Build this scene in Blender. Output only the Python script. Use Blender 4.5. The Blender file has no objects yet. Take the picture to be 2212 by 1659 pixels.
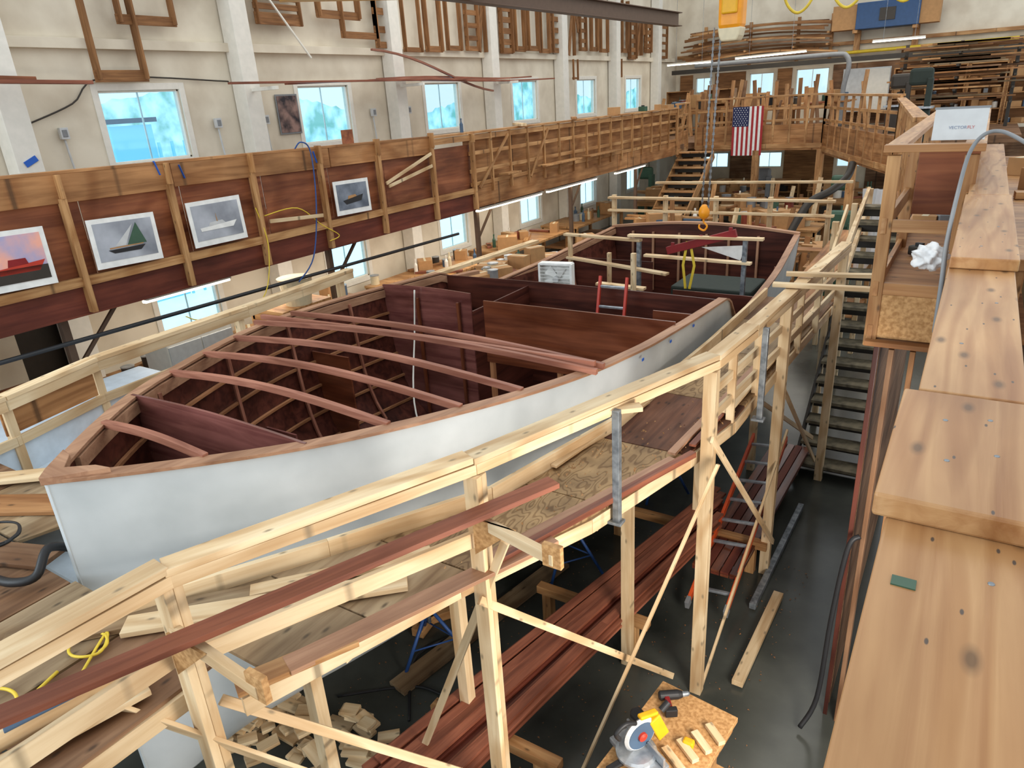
import bpy, bmesh, math, random
from mathutils import Vector, Matrix
random.seed(11)
S=bpy.context.scene
C=S.collection
def lin(c):
    return tuple(((v/255)/12.92 if v/255<=.04045 else ((v/255+.055)/1.055)**2.4) for v in c)+(1,)
# ---------------------------------------------------------------- materials
def newmat(name,rough=.6,col=(200,200,200),metal=0,spec=.4):
    m=bpy.data.materials.new(name); m.use_nodes=True
    nt=m.node_tree; b=nt.nodes['Principled BSDF']
    b.inputs['Base Color'].default_value=lin(col); b.inputs['Roughness'].default_value=rough
    b.inputs['Metallic'].default_value=metal; b.inputs['Specular IOR Level'].default_value=spec
    return m,nt,b
def coords(nt,scale,rnd=True):
    tc=nt.nodes.new('ShaderNodeTexCoord'); oi=nt.nodes.new('ShaderNodeObjectInfo')
    mul=nt.nodes.new('ShaderNodeVectorMath'); mul.operation='SCALE'
    cmb=nt.nodes.new('ShaderNodeCombineXYZ')
    for i in range(3): nt.links.new(oi.outputs['Random'],cmb.inputs[i])
    nt.links.new(cmb.outputs[0],mul.inputs[0]); mul.inputs['Scale'].default_value=43.0 if rnd else 0
    add=nt.nodes.new('ShaderNodeVectorMath'); add.operation='ADD'
    nt.links.new(tc.outputs['Object'],add.inputs[0]); nt.links.new(mul.outputs[0],add.inputs[1])
    return add,oi
def mapped(nt,src,scale,rot=0):
    mp=nt.nodes.new('ShaderNodeMapping'); mp.inputs['Scale'].default_value=scale
    if rot: mp.inputs['Rotation'].default_value=(0,0,rot)
    nt.links.new(src.outputs[0],mp.inputs['Vector']); return mp
def ramp(nt,src,stops):
    r=nt.nodes.new('ShaderNodeValToRGB'); nt.links.new(src,r.inputs[0])
    e=r.color_ramp.elements
    while len(e)<len(stops): e.new(.5)
    for i,(p,c) in enumerate(stops): e[i].position=p; e[i].color=lin(c) if len(c)==3 else c
    return r
def mixc(nt,a,b,fac,mode='MIX'):
    m=nt.nodes.new('ShaderNodeMix'); m.data_type='RGBA'; m.blend_type=mode
    if isinstance(fac,(int,float)): m.inputs[0].default_value=fac
    else: nt.links.new(fac,m.inputs[0])
    for s,i in ((a,6),(b,7)):
        if isinstance(s,tuple): m.inputs[i].default_value=s
        else: nt.links.new(s,m.inputs[i])
    return m.outputs[2]
def wood(name,c1,c2,rough=.6,knots=0,g=1.0,bump=.12,spec=.3,var=.12,coat=0,rings=0,holes=0,mott=190,kd=.5):
    m,nt,b=newmat(name,rough,c1,0,spec)
    src,oi=coords(nt,1)
    mp=mapped(nt,src,(1.6*g,24*g,24*g))
    n=nt.nodes.new('ShaderNodeTexNoise'); n.inputs['Scale'].default_value=1; n.inputs['Detail'].default_value=5; n.inputs['Distortion'].default_value=.8
    nt.links.new(mp.outputs[0],n.inputs[0])
    r=ramp(nt,n.outputs['Fac'],[(.32,c2),(.62,c1)])
    mp2=mapped(nt,src,(.9,2.5,2.5)); n2=nt.nodes.new('ShaderNodeTexNoise'); n2.inputs['Scale'].default_value=1.3; n2.inputs['Detail'].default_value=6
    nt.links.new(mp2.outputs[0],n2.inputs[0])
    r2=ramp(nt,n2.outputs['Fac'],[(.3,(mott+8,mott,mott-8)),(.7,(255,255,255))])
    col=mixc(nt,r.outputs[0],r2.outputs[0],1.0,'MULTIPLY')
    if rings:
        mp4=mapped(nt,src,(.8,5*rings,1)); wv=nt.nodes.new('ShaderNodeTexNoise'); wv.inputs['Scale'].default_value=1.0; wv.inputs['Detail'].default_value=1.0
        nt.links.new(mp4.outputs[0],wv.inputs[0])
        mu=nt.nodes.new('ShaderNodeMath'); mu.operation='MULTIPLY'; mu.inputs[1].default_value=30; nt.links.new(wv.outputs['Fac'],mu.inputs[0])
        sn=nt.nodes.new('ShaderNodeMath'); sn.operation='SINE'; nt.links.new(mu.outputs[0],sn.inputs[0])
        mr0=nt.nodes.new('ShaderNodeMapRange'); mr0.inputs[1].default_value=-1; nt.links.new(sn.outputs[0],mr0.inputs[0])
        r4=ramp(nt,mr0.outputs[0],[(.0,(222,206,188)),(.6,(255,255,255))])
        col=mixc(nt,col,r4.outputs[0],.75,'MULTIPLY')
    if knots:
        mp3=mapped(nt,src,(3.6*knots,8.5*knots,1.0)); v=nt.nodes.new('ShaderNodeTexVoronoi'); v.voronoi_dimensions='2D'; v.inputs['Scale'].default_value=1.0
        nt.links.new(mp3.outputs[0],v.inputs[0])
        r3=ramp(nt,v.outputs['Distance'],[(.035,(.8,.8,.8,1)),(.065,(.4,.4,.4,1)),(.11,(0,0,0,1))])
        col=mixc(nt,col,lin(tuple(int(x*kd) for x in c2)),r3.outputs[0])
    if holes:
        mp5=mapped(nt,src,(4.5,12,1)); v5=nt.nodes.new('ShaderNodeTexVoronoi'); v5.voronoi_dimensions='2D'; v5.inputs['Scale'].default_value=1.0
        nt.links.new(mp5.outputs[0],v5.inputs[0]); r5=ramp(nt,v5.outputs['Distance'],[(.022,(1,1,1,1)),(.034,(0,0,0,1))]); col=mixc(nt,col,lin((84,70,60)),r5.outputs[0])
    hs=nt.nodes.new('ShaderNodeHueSaturation')
    mr=nt.nodes.new('ShaderNodeMapRange'); mr.inputs[3].default_value=1-var; mr.inputs[4].default_value=1+var
    nt.links.new(oi.outputs['Random'],mr.inputs[0]); nt.links.new(mr.outputs[0],hs.inputs['Value'])
    nt.links.new(col,hs.inputs['Color']); nt.links.new(hs.outputs[0],b.inputs['Base Color'])
    bp=nt.nodes.new('ShaderNodeBump'); bp.inputs['Strength'].default_value=bump; bp.inputs['Distance'].default_value=.01
    nt.links.new(n.outputs['Fac'],bp.inputs['Height']); nt.links.new(bp.outputs[0],b.inputs['Normal'])
    if coat: b.inputs['Coat Weight'].default_value=coat; b.inputs['Coat Roughness'].default_value=.2
    return m
def noisy(name,c1,c2,scale=4,rough=.6,metal=0,detail=4,bump=0,lo=.35,hi=.65,spec=.4):
    m,nt,b=newmat(name,rough,c1,metal,spec); src,oi=coords(nt,1,False)
    n=nt.nodes.new('ShaderNodeTexNoise'); n.inputs['Scale'].default_value=scale; n.inputs['Detail'].default_value=detail
    nt.links.new(src.outputs[0],n.inputs[0]); r=ramp(nt,n.outputs['Fac'],[(lo,c2),(hi,c1)])
    nt.links.new(r.outputs[0],b.inputs['Base Color'])
    if bump:
        bp=nt.nodes.new('ShaderNodeBump'); bp.inputs['Strength'].default_value=bump; bp.inputs['Distance'].default_value=.02
        nt.links.new(n.outputs['Fac'],bp.inputs['Height']); nt.links.new(bp.outputs[0],b.inputs['Normal'])
    return m
def plain(name,c,rough=.5,metal=0,spec=.4,d=.93): return noisy(name,c,tuple(int(v*d) for v in c),9,rough,metal,3,0,.3,.7,spec)
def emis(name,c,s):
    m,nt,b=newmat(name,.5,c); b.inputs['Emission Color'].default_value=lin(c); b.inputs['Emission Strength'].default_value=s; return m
def swirl(name,c1,c2):
    m,nt,b=newmat(name,.7,c1); src,oi=coords(nt,1)
    mp=mapped(nt,src,(2.6,8,1)); n0=nt.nodes.new('ShaderNodeTexNoise'); n0.inputs['Scale'].default_value=1.2; n0.inputs['Detail'].default_value=1
    nt.links.new(mp.outputs[0],n0.inputs[0])
    mu=nt.nodes.new('ShaderNodeMath'); mu.operation='MULTIPLY'; mu.inputs[1].default_value=62; nt.links.new(n0.outputs['Fac'],mu.inputs[0])
    sn=nt.nodes.new('ShaderNodeMath'); sn.operation='SINE'; nt.links.new(mu.outputs[0],sn.inputs[0])
    mr0=nt.nodes.new('ShaderNodeMapRange'); mr0.inputs[1].default_value=-1; nt.links.new(sn.outputs[0],mr0.inputs[0])
    r=ramp(nt,mr0.outputs[0],[(.05,c2),(.45,c1)])
    n=nt.nodes.new('ShaderNodeTexNoise'); n.inputs['Scale'].default_value=5; n.inputs['Detail'].default_value=8; nt.links.new(src.outputs[0],n.inputs[0]); r2=ramp(nt,n.outputs['Fac'],[(.35,(175,165,152)),(.7,(255,250,240))])
    nt.links.new(mixc(nt,r.outputs[0],r2.outputs[0],.9,'MULTIPLY'),b.inputs['Base Color']); return m
M={}
M['pine']=wood('pine_lumber',(236,214,176),(220,192,150),.6,1,rings=.8,mott=215,kd=.6)
M['pine_old']=wood('aged_pine',(208,162,110),(174,126,80),.5,1,bump=.2,rings=1)
M['rail']=wood('honey_pine',(208,162,112),(182,132,86),.4,.9,g=.8,bump=.4,var=.03,rings=1.8,holes=1)
M['ply']=wood('fir_plywood',(198,146,96),(158,110,68),.6,.8,g=.6,rings=.6,mott=175)
M['tan']=wood('tan_mahogany',(196,152,120),(170,126,98),.5,0)
M['strg']=wood('stringer_timber',(186,132,92),(156,106,72),.5,0)
M['mahog']=wood('red_mahogany_board',(160,98,74),(126,72,54),.5,0)
M['beam']=wood('pink_mahogany',(176,120,98),(144,90,72),.5,0)
M['bulk']=wood('varnished_mahogany_ply',(150,88,60),(108,58,40),.28,0,g=.5,coat=.5,rings=.5,mott=165)
M['bulkp']=wood('purple_mahogany_ply',(158,100,92),(116,66,62),.24,0,g=.5,coat=.6,mott=160)
M['dark']=wood('dark_mahogany_ply',(104,56,44),(66,33,27),.38,0,g=.5,coat=.25,mott=160)
M['panel']=wood('red_ply_panel',(168,104,68),(132,74,48),.5,0,g=.6,rings=.4,mott=165)
M['fascia']=wood('red_fascia',(132,68,50),(102,48,37),.5,0,g=.5,mott=165)
M['kraft']=wood('template_plywood',(162,116,74),(128,88,54),.7,0)
M['swirl']=swirl('swirled_fir_plywood',(178,148,108),(142,112,76))
M['deckg']=wood('grey_deck_ply',(176,154,122),(144,120,92),.7,.8,g=.7,rings=.3,mott=170)
M['deckb']=wood('brown_deck_ply',(156,120,90),(120,88,64),.7,.8,g=.7,rings=.3,mott=165)
M['deckd']=wood('dark_slatted_ply',(136,92,68),(98,62,46),.7,.8,g=.7,rings=1.2,mott=150)
M['osb']=noisy('strand_board',(198,154,102),(162,118,70),45,.7,detail=2)
M['white']=noisy('painted_wall',(222,212,192),(196,183,162),1.2,.8,detail=8,lo=.3,hi=.6)
M['whitep']=plain('white_paint',(228,223,212),.5,d=.96)
M['hull']=noisy('hull_primer',(204,210,212),(176,183,185),1.6,.4,detail=6,lo=.3,hi=.7)
M['floor']=noisy('stained_concrete',(88,90,84),(46,49,45),1.1,.2,detail=10,lo=.3,hi=.72,bump=.06)
M['steel']=noisy('galvanised_steel',(150,156,160),(100,106,112),18,.45,.5)
M['black']=plain('black_rubber',(34,34,36),.5)
M['dk']=plain('dark_iron',(62,56,50),.5,.3)
M['dirty']=noisy('dirty_tread',(128,118,96),(82,76,62),8,.8)
M['brownsteel']=plain('brown_painted_steel',(96,74,58),.5,.2)
M['yellow']=plain('yellow_paint',(230,170,26),.45)
M['orange']=plain('orange_paint',(244,158,30),.4)
M['ycord']=plain('yellow_cord',(226,196,60),.5)
M['blue']=plain('blue_paint',(44,80,140),.45)
M['mblue']=plain('muted_blue',(70,92,116),.5)
M['tape']=plain('blue_tape',(40,96,190),.6)
M['heater']=plain('heater_blue',(46,78,120),.5)
M['red']=plain('red_fiberglass',(188,56,38),.45)
M['mred']=plain('muted_red',(140,66,50),.5)
M['dred']=plain('dark_red_steel',(140,34,36),.45,.2)
M['lorange']=plain('orange_fiberglass',(230,92,42),.4)
M['green']=plain('green_machine',(60,90,70),.5)
M['dgreen']=plain('dark_green_canvas',(44,52,46),.8)
M['mint']=plain('mint_plastic',(140,190,160),.4)
M['grey']=plain('grey_plastic',(130,132,134),.5)
M['lgrey']=plain('light_grey',(200,202,202),.5)
M['alu']=noisy('cast_aluminium',(180,186,192),(140,146,152),12,.35,.6)
M['card']=plain('cardboard',(180,136,90),.8)
M['paper']=plain('paper',(238,238,234),.7)
M['cream']=plain('cream_plastic',(216,202,168),.5)
M['sheet']=plain('white_sheeting',(214,226,236),.4)
M['tube']=emis('lamp_tube',(255,248,225),7)
M['sea']=emis('glowing_water',(214,236,248),.85)  # water glows by emission to stand in for daylight on it
M['shed']=emis('glowing_blue_steel',(120,186,226),.5)  # emission puts the outdoor brightness into the steel colour
m,nt,b=newmat('foliage_painted_haze',.9,(190,216,214)); src,_=coords(nt,1,False); n=nt.nodes.new('ShaderNodeTexNoise'); n.inputs['Scale'].default_value=.3; n.inputs['Detail'].default_value=5
nt.links.new(src.outputs[0],n.inputs[0]); r=ramp(nt,n.outputs['Fac'],[(.38,(104,158,150)),(.62,(190,222,236))]); nt.links.new(r.outputs[0],b.inputs['Base Color']); nt.links.new(r.outputs[0],b.inputs['Emission Color']); b.inputs['Emission Strength'].default_value=.55; M['tree']=m  # distance haze mixed into the foliage colour, plus an emitted daylight glow
m,nt,b=newmat('window_glass',.05,(220,240,250)); 
tr=nt.nodes.new('ShaderNodeBsdfTransparent'); gl=nt.nodes.new('ShaderNodeBsdfGlossy'); gl.inputs['Roughness'].default_value=.05
tr.inputs[0].default_value=(.82,.95,1,1)
mx=nt.nodes.new('ShaderNodeMixShader'); mx.inputs[0].default_value=.06
nt.links.new(tr.outputs[0],mx.inputs[1]); nt.links.new(gl.outputs[0],mx.inputs[2]); nt.links.new(mx.outputs[0],nt.nodes['Material Output'].inputs[0]); M['glass']=m
m,nt,b=newmat('plastic_film',.25,(240,240,240)); b.inputs['Alpha'].default_value=.75; M['film']=m
# ---------------------------------------------------------------- builders
def wm(o): return o.matrix_basis.copy() if o.parent is None else wm(o.parent)@o.matrix_basis
def finish(o,Mw,parent,label,cat,group,kind):
    C.objects.link(o)
    if parent is not None:
        o.parent=parent; o.matrix_basis=wm(parent).inverted()@Mw
        if label: o['label']=label
    else:
        o.matrix_basis=Mw
        if label: o['label']=label
        if cat: o['category']=cat
        if group: o['group']=group
        if kind: o['kind']=kind
    return o
def thing(name,label,cat,loc,group=None,rz=0,kind=None):
    o=bpy.data.objects.new(name,None); o.empty_display_size=.1
    return finish(o,Matrix.Translation(Vector(loc))@Matrix.Rotation(rz,4,'Z'),None,label,cat,group,kind)
def mesh(name,vs,fs,mat,Mw=None,parent=None,label=None,cat=None,group=None,kind=None,smooth=False,bev=0,mats=None,fm=None,sol=0):
    me=bpy.data.meshes.new(name); me.from_pydata([tuple(v) for v in vs],[],fs)
    if mats:
        for k in mats: me.materials.append(M[k] if isinstance(k,str) else k)
        for p,i in zip(me.polygons,fm): p.material_index=i
    else: me.materials.append(M[mat] if isinstance(mat,str) else mat)
    bm=bmesh.new(); bm.from_mesh(me); bmesh.ops.recalc_face_normals(bm,faces=bm.faces); bm.to_mesh(me); bm.free()
    if smooth:
        for p in me.polygons: p.use_smooth=True
    o=bpy.data.objects.new(name,me)
    if sol: md=o.modifiers.new('s','SOLIDIFY'); md.thickness=sol; md.offset=0
    if bev: md=o.modifiers.new('b','BEVEL'); md.width=bev; md.segments=2; md.limit_method='ANGLE'
    return finish(o,Mw or Matrix(),parent,label,cat,group,kind)
BF=[(0,1,3,2),(4,6,7,5),(0,4,5,1),(2,3,7,6),(0,2,6,4),(1,5,7,3)]
def bv(sx,sy,sz): return [(x*sx/2,y*sy/2,z*sz/2) for x in(-1,1) for y in(-1,1) for z in(-1,1)]
def board(name,p0,p1,w,h,mat,parent=None,up=(0,0,1),bev=.003,**k):
    p0=Vector(p0);p1=Vector(p1);d=p1-p0;L=d.length;x=d.normalized();u=Vector(up)
    if abs(x.dot(u))>.97: u=Vector((0,1,0)) if abs(x.y)<.9 else Vector((1,0,0))
    y=u.cross(x).normalized(); z=x.cross(y)
    R=Matrix((x,y,z)).transposed().to_4x4(); Mw=Matrix.Translation((p0+p1)/2)@R
    return mesh(name,bv(L,w,h),BF,mat,Mw,parent,bev=bev,**k)
def box(name,c,s,mat,parent=None,rz=0,bev=.004,**k):
    return mesh(name,bv(*s),BF,mat,Matrix.Translation(Vector(c))@Matrix.Rotation(rz,4,'Z'),parent,bev=bev,**k)
def lbox(name,c,s,mat,parent,rot=(0,0,0),bev=.003,**k): # local to parent
    Rm=Matrix.Rotation(rot[2],4,'Z')@Matrix.Rotation(rot[1],4,'Y')@Matrix.Rotation(rot[0],4,'X')
    return mesh(name,bv(*s),BF,mat,wm(parent)@Matrix.Translation(Vector(c))@Rm,parent,bev=bev,**k)
def framed(pts):
    d=(pts[-1]-pts[0])
    if d.length<1e-4: d=Vector((1,0,0))
    x=d.normalized(); u=Vector((0,0,1)) if abs(x.z)<.95 else Vector((0,1,0))
    y=u.cross(x).normalized(); z=x.cross(y)
    return Matrix.Translation(pts[0])@Matrix((x,y,z)).transposed().to_4x4()
def sweep(name,pts,w,h,mat,parent=None,up=(0,0,1),bev=.002,**k):
    pts=[Vector(p) for p in pts]; F=framed(pts); Fi=F.inverted(); vs=[];fs=[];up=Vector(up)
    for i,p in enumerate(pts):
        a=pts[max(i-1,0)];b=pts[min(i+1,len(pts)-1)];t=(b-a).normalized()
        s=up.cross(t).normalized(); n=t.cross(s)
        for sx,sz in((-1,-1),(1,-1),(1,1),(-1,1)): vs.append(Fi@(p+s*sx*w/2+n*sz*h/2))
    for i in range(len(pts)-1):
        for j in range(4): a=i*4+j;b=i*4+(j+1)%4; fs.append((a,b,b+4,a+4))
    fs.append((3,2,1,0)); e=len(vs); fs.append((e-4,e-3,e-2,e-1))
    return mesh(name,vs,fs,mat,F,parent,bev=bev,**k)
def smoothpts(pts,n=6):
    P=[Vector(p) for p in pts]; out=[]
    for i in range(len(P)-1):
        p0=P[max(i-1,0)];p1=P[i];p2=P[i+1];p3=P[min(i+2,len(P)-1)]
        for k in range(n):
            t=k/n; out.append(.5*((2*p1)+(p2-p0)*t+(2*p0-5*p1+4*p2-p3)*t*t+(3*p1-p0-3*p2+p3)*t**3))
    out.append(P[-1]); return out
def tube(name,pts,r,mat,parent=None,n=8,sm=6,**k):
    pts=smoothpts(pts,sm) if len(pts)>2 else [Vector(p) for p in pts]
    F=framed(pts);Fi=F.inverted();vs=[];fs=[];prev=None
    for i,p in enumerate(pts):
        a=pts[max(i-1,0)];b=pts[min(i+1,len(pts)-1)];t=(b-a).normalized()
        if prev is None: prev=Vector((0,0,1)) if abs(t.z)<.9 else Vector((0,1,0))
        s=prev.cross(t).normalized(); u=t.cross(s); prev=u
        for j in range(n):
            an=2*math.pi*j/n; vs.append(Fi@(p+s*math.cos(an)*r+u*math.sin(an)*r))
    for i in range(len(pts)-1):
        for j in range(n): a=i*n+j;b=i*n+(j+1)%n; fs.append((a,b,b+n,a+n))
    fs.append(tuple(range(n)));e=len(vs)-n; fs.append(tuple(range(e,e+n)))
    return mesh(name,vs,fs,mat,F,parent,smooth=True,**k)
def lathe(name,prof,mat,Mw,parent=None,n=20,**k):
    vs=[];fs=[]
    for r,z in prof:
        for j in range(n): a=2*math.pi*j/n; vs.append((r*math.cos(a),r*math.sin(a),z))
    for i in range(len(prof)-1):
        for j in range(n): a=i*n+j;b=i*n+(j+1)%n; fs.append((a,b,b+n,a+n))
    fs.append(tuple(range(n)));e=len(vs)-n; fs.append(tuple(range(e,e+n)))
    return mesh(name,vs,fs,mat,Mw,parent,**k)
def prism(name,poly,t,mat,Mw,parent=None,**k): # poly in local xy, thickness z
    n=len(poly); vs=[(x,y,-t/2) for x,y in poly]+[(x,y,t/2) for x,y in poly]
    fs=[tuple(range(n)),tuple(range(n,2*n))]+[(i,(i+1)%n,n+(i+1)%n,n+i) for i in range(n)]
    return mesh(name,vs,fs,mat,Mw,parent,**k)
T=lambda x,y,z: Matrix.Translation((x,y,z))
RX=lambda a: Matrix.Rotation(a,4,'X'); RY=lambda a: Matrix.Rotation(a,4,'Y'); RZ=lambda a: Matrix.Rotation(a,4,'Z')
# ---------------------------------------------------------------- camera
F_=Vector((-.5135,.7728,-.3730)).normalized();R_=Vector((.8445,.5322,-.0598));R_=(R_-F_*R_.dot(F_)).normalized();U_=R_.cross(F_)
cd=bpy.data.cameras.new('camera');cd.sensor_width=36;cd.lens=1518/2212*36;cd.clip_start=.02;cd.clip_end=500
co=bpy.data.objects.new('camera',cd);C.objects.link(co);co.matrix_world=Matrix((R_,U_,-F_)).transposed().to_4x4();S.camera=co
# ---------------------------------------------------------------- shell
FZ=-4.6; WX=-11.5; EY=31.5; TOP=4.6
mesh('floor',[(WX,-3,FZ),(4,-3,FZ),(4,EY,FZ),(WX,EY,FZ)],[(0,1,2,3)],'floor',kind='structure',label='stained dark concrete workshop floor')
def wall(name,us,vs_,holes,fn,label):
    us=sorted(set(us));vv=sorted(set(vs_));V=[];Fs=[];idx={}
    def vid(i,j):
        if (i,j) not in idx: idx[(i,j)]=len(V); V.append(fn(us[i],vv[j]))
        return idx[(i,j)]
    for i in range(len(us)-1):
        for j in range(len(vv)-1):
            cu=(us[i]+us[i+1])/2;cv=(vv[j]+vv[j+1])/2
            if any(a<cu<b and c<cv<d for a,b,c,d in holes): continue
            Fs.append((vid(i,j),vid(i+1,j),vid(i+1,j+1),vid(i,j+1)))
    o=mesh(name,V,Fs,'white',kind='structure',label=label)
    md=o.modifiers.new('s','SOLIDIFY');md.thickness=.16;md.offset=0
    return o
hl=[];WY=[7.13+3.95*k for k in range(6)]
for y in [3.2]+WY: hl.append((y-.69,y+.69,-.56,.515)); hl.append((y-.6,y+.6,-3.53,-2.66))
hl.append((4.3,5.1,FZ,-2.5))
wall('wall_left',[-3,EY]+[a for h in hl for a in h[:2]],[FZ,TOP]+[a for h in hl for a in h[2:]],hl,lambda u,v:(WX-.08,u,v),'cream painted timber workshop wall with windows')
hf=[(-10.63,-9.95,-.17,.42),(-8.4,-7.45,-.45,.44),(-6.6,-5.4,-.5,.47)]
for x in(-9.6,-7.4,-4.3): hf.append((x-.5,x+.5,-3.2,-2.6))
wall('wall_far',[WX,4]+[a for h in hf for a in h[:2]],[FZ,TOP]+[a for h in hf for a in h[2:]],hf,lambda u,v:(u,EY+.08,v),'cream painted end wall of the workshop')
wn=0
def window(c,w,h,axis):
    global wn; wn+=1
    e=thing('window_%d'%wn,'white framed sliding window with bright daylight','window',c,kind='structure',rz=0 if axis=='x' else math.pi/2)
    for s in(-1,1):
        lbox('window_frame',(0,s*(w/2-.015),0),(.1,.03,h),'whitep',e); lbox('window_frame',(0,0,s*(h/2-.015)),(.1,w,.03),'whitep',e)
        lbox('casing',(.09,s*(w/2+.05),0),(.02,.1,h+.2),'whitep',e); lbox('casing',(.09,0,s*(h/2+.05)),(.02,w,.1),'whitep',e)
    lbox('mullion',(-.02,0,0),(.02,.025,h),'paper',e); lbox('glass',(0,0,0),(.006,w-.06,h-.06),'glass',e,bev=0)
for y in [3.2]+WY: window((WX-.08,y,-.022),1.38,1.075,'x'); window((WX-.08,y,-3.095),1.2,.87,'x')
for a,b,c_,d in hf: window(((a+b)/2,EY+.08,(c_+d)/2),b-a,d-c_,'y')
box('door_1',(WX-.1,4.7,(FZ-2.5)/2),(.06,.8,2.1),'dk',kind='structure',label='dark doorway in the workshop wall')
for i,y in enumerate((1.2,5.05,9.05,13.1,17,20.9,24.8,28.7)):
    box('trim_%d'%(i+1),(WX+.19,y,0),(.32,.34,9.19),'whitep',kind='structure',label='white painted timber wall column')
for i,z in enumerate((1.16,2.65)):
    box('trim_%d'%(i+9),(WX+.06,14,z),(.12,34,.14),'white',kind='structure',label='white painted horizontal wall girt')
box('trim_11',(-5,EY-.1,1.25),(12.8,.2,.12),'pine_old',kind='structure',label='timber ledge on the end wall')
tn=12
for a,b,z0,z1,mt in((-11.3,-10.75,-1.6,.55,'kraft'),(-9.8,-8.55,-1.6,.55,'kraft'),(-7.3,-6.75,-1.6,.55,'kraft'),(-5.25,-3.0,-1.6,.55,'deckb'),(-3.0,3.0,-1.6,1.0,'kraft'),(-11.3,-10.2,FZ,-1.9,'kraft'),(-9.0,-8.0,FZ,-1.9,'deckb'),(-6.8,-4.9,FZ,-1.9,'kraft'),(-3.7,3,FZ,-1.9,'deckb')):
    box('trim_%d'%tn,((a+b)/2,EY-.03,(z0+z1)/2),(b-a,.04,z1-z0),mt,kind='structure',label='brown plywood sheathing on the end wall'); tn+=1
box('floor.001',((WX-8.06)/2,10,-1.68),(3.42,26,.16),'deckb',kind='structure',label='upper gallery floor of plywood')
box('floor.002',(-5.3,27.8,-1.75),(12.3,7.3,.2),'deckb',kind='structure',label='upper floor at the end of the workshop')
box('floor.003',(1.9,8.3,-1.68),(3.6,18.5,.16),'deckb',kind='structure',label='upper walkway floor of plywood')
mesh('water',[(-13,-60,-6),(-200,-60,-6),(-200,250,-6),(-13,250,-6)],[(0,1,2,3)],'sea',kind='structure',label='self-lit bright water outside the windows')
V=[];Fs=[]
for i in range(360):
    y=-40+i; h=1.2+2.6*math.sin(i*.075)+random.random()*.6
    V+= [(-90,y,-6),(-90,y,h)]
    if i: Fs.append((2*i-2,2*i,2*i+1,2*i-1))
mesh('tree_line',V,Fs,'tree',kind='stuff',label='distant tree line across the water with painted-in haze',cat='trees')
e=thing('dock_shed','self-lit pale blue steel dock shed seen through the windows','shed',(-25,14.5,-6),kind='structure')
box('shed_body',(-25,14.5,-3.0),(1.2,1.5,6),'shed',e); board('roof',(-25,13.6,.15),(-25,15.4,.15),1.5,.15,'mblue',e)
for k in range(3): board('mooring_rail',(-24.3,15.3+.5*k,-6),(-24.3,15.3+.5*k,-.6),.08,.08,'shed',e)
# ---------------------------------------------------------------- boat
XC=-4.05
BS=[(1.43,.02),(1.6,.2),(1.97,.56),(2.47,.97),(2.95,1.24),(3.42,1.47),(3.87,1.66),(4.45,1.84),(5.3,1.95),(6.2,1.98),(7.5,1.98),(9,1.94),(10.5,1.87),(12.5,1.7)]
ZS=[(1.43,-1.78),(3,-1.87),(4.45,-1.94),(6,-2.03),(7.4,-2.12),(7.55,-2.18),(7.8,-2.44),(8,-2.54),(8.3,-2.56),(10,-2.52),(12.5,-2.36)]
def itp(t,y):
    if y<=t[0][0]: return t[0][1]
    for (a,b),(c,d) in zip(t,t[1:]):
        if y<=c: return b+(d-b)*(y-a)/(c-a)
    return t[-1][1]
def bsm(y): return (itp(BS,y-.2)+2*itp(BS,y)+itp(BS,y+.2))/4 if y>1.8 else itp(BS,y)
ZK=-4.25
def hb(y,z):
    zt=-1.78-.05*(y-1.43); d=max(0,(zt-z)/(zt-ZK)); return bsm(y)*max(0,1-.1*min(d,1)-.9*min(d,1)**5)
def shell(y0,y1,ny,off,zk):
    V=[];Fs=[];nz=12;ys=[y0+(y1-y0)*i/(ny-1) for i in range(ny)]
    for y in ys:
        zs=itp(ZS,y)
        zl=[zs+(zk-zs)*(math.sin(k/(nz-1)*math.pi/2)) for k in range(nz)]
        for z in zl: V.append((max(.008,hb(y,z)-off),y,z))
        for z in reversed(zl[:-1]): V.append((-max(.008,hb(y,z)-off),y,z))
    m_=2*nz-1
    for i in range(ny-1):
        for j in range(m_-1): a=i*m_+j; Fs.append((a,a+1,a+1+m_,a+m_))
    return V,Fs,m_
boat=thing('boat_hull','unfinished wooden motor yacht hull with grey primed sides, open interior','boat',(XC,7,FZ))
V,Fs,m_=shell(1.43,12.5,110,0,ZK+.01)
mesh('hull_planking',V,Fs,'hull',T(XC,0,0),boat,smooth=True,label='smooth grey-white primed planking')
prism('stem_face',[(-.02,-1.775),(.02,-1.775),(.014,-4.2),(-.014,-4.2)],.012,'hull',T(XC,1.43,0)@RX(math.pi/2),boat)
V,Fs,m2=shell(1.6,12.42,100,.06,ZK+.12); mesh('inner_planking',V,Fs,'dark',T(XC,0,0),boat,smooth=True,label='dark mahogany inner skin')
def ring(y,off,zk):
    zs=itp(ZS,y); o=[]
    for k in range(12):
        z=zs+(zk-zs)*math.sin(k/11*math.pi/2); o.append((max(.01,hb(y,z)-off),z))
    return o
r_=ring(12.5,0,ZK+.01); poly=[(x,z) for x,z in r_]+[(-x,z) for x,z in reversed(r_)]
poly=poly+[(-1.7+3.4*k/10,-2.36+.12*math.sin(math.pi*k/10)) for k in range(1,10)]
prism('transom',poly,.07,'dark',T(XC,12.5,0)@RX(math.pi/2),boat,label='varnished mahogany transom')
sweep('transom_cap',[(XC-1.7+3.4*k/12,12.5,-2.34+.12*math.sin(math.pi*k/12)) for k in range(13)],.1,.04,'tan',boat)
for x in(-5.3,-4.9,-4.4,-3.9,-3.5,-3.0): board('transom_stiffener',(x,12.42,-2.4),(x,12.42,-3.5),.04,.04,'tan',boat)
ys=[1.5+(12.45-1.5)*i/110 for i in range(111)]
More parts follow.
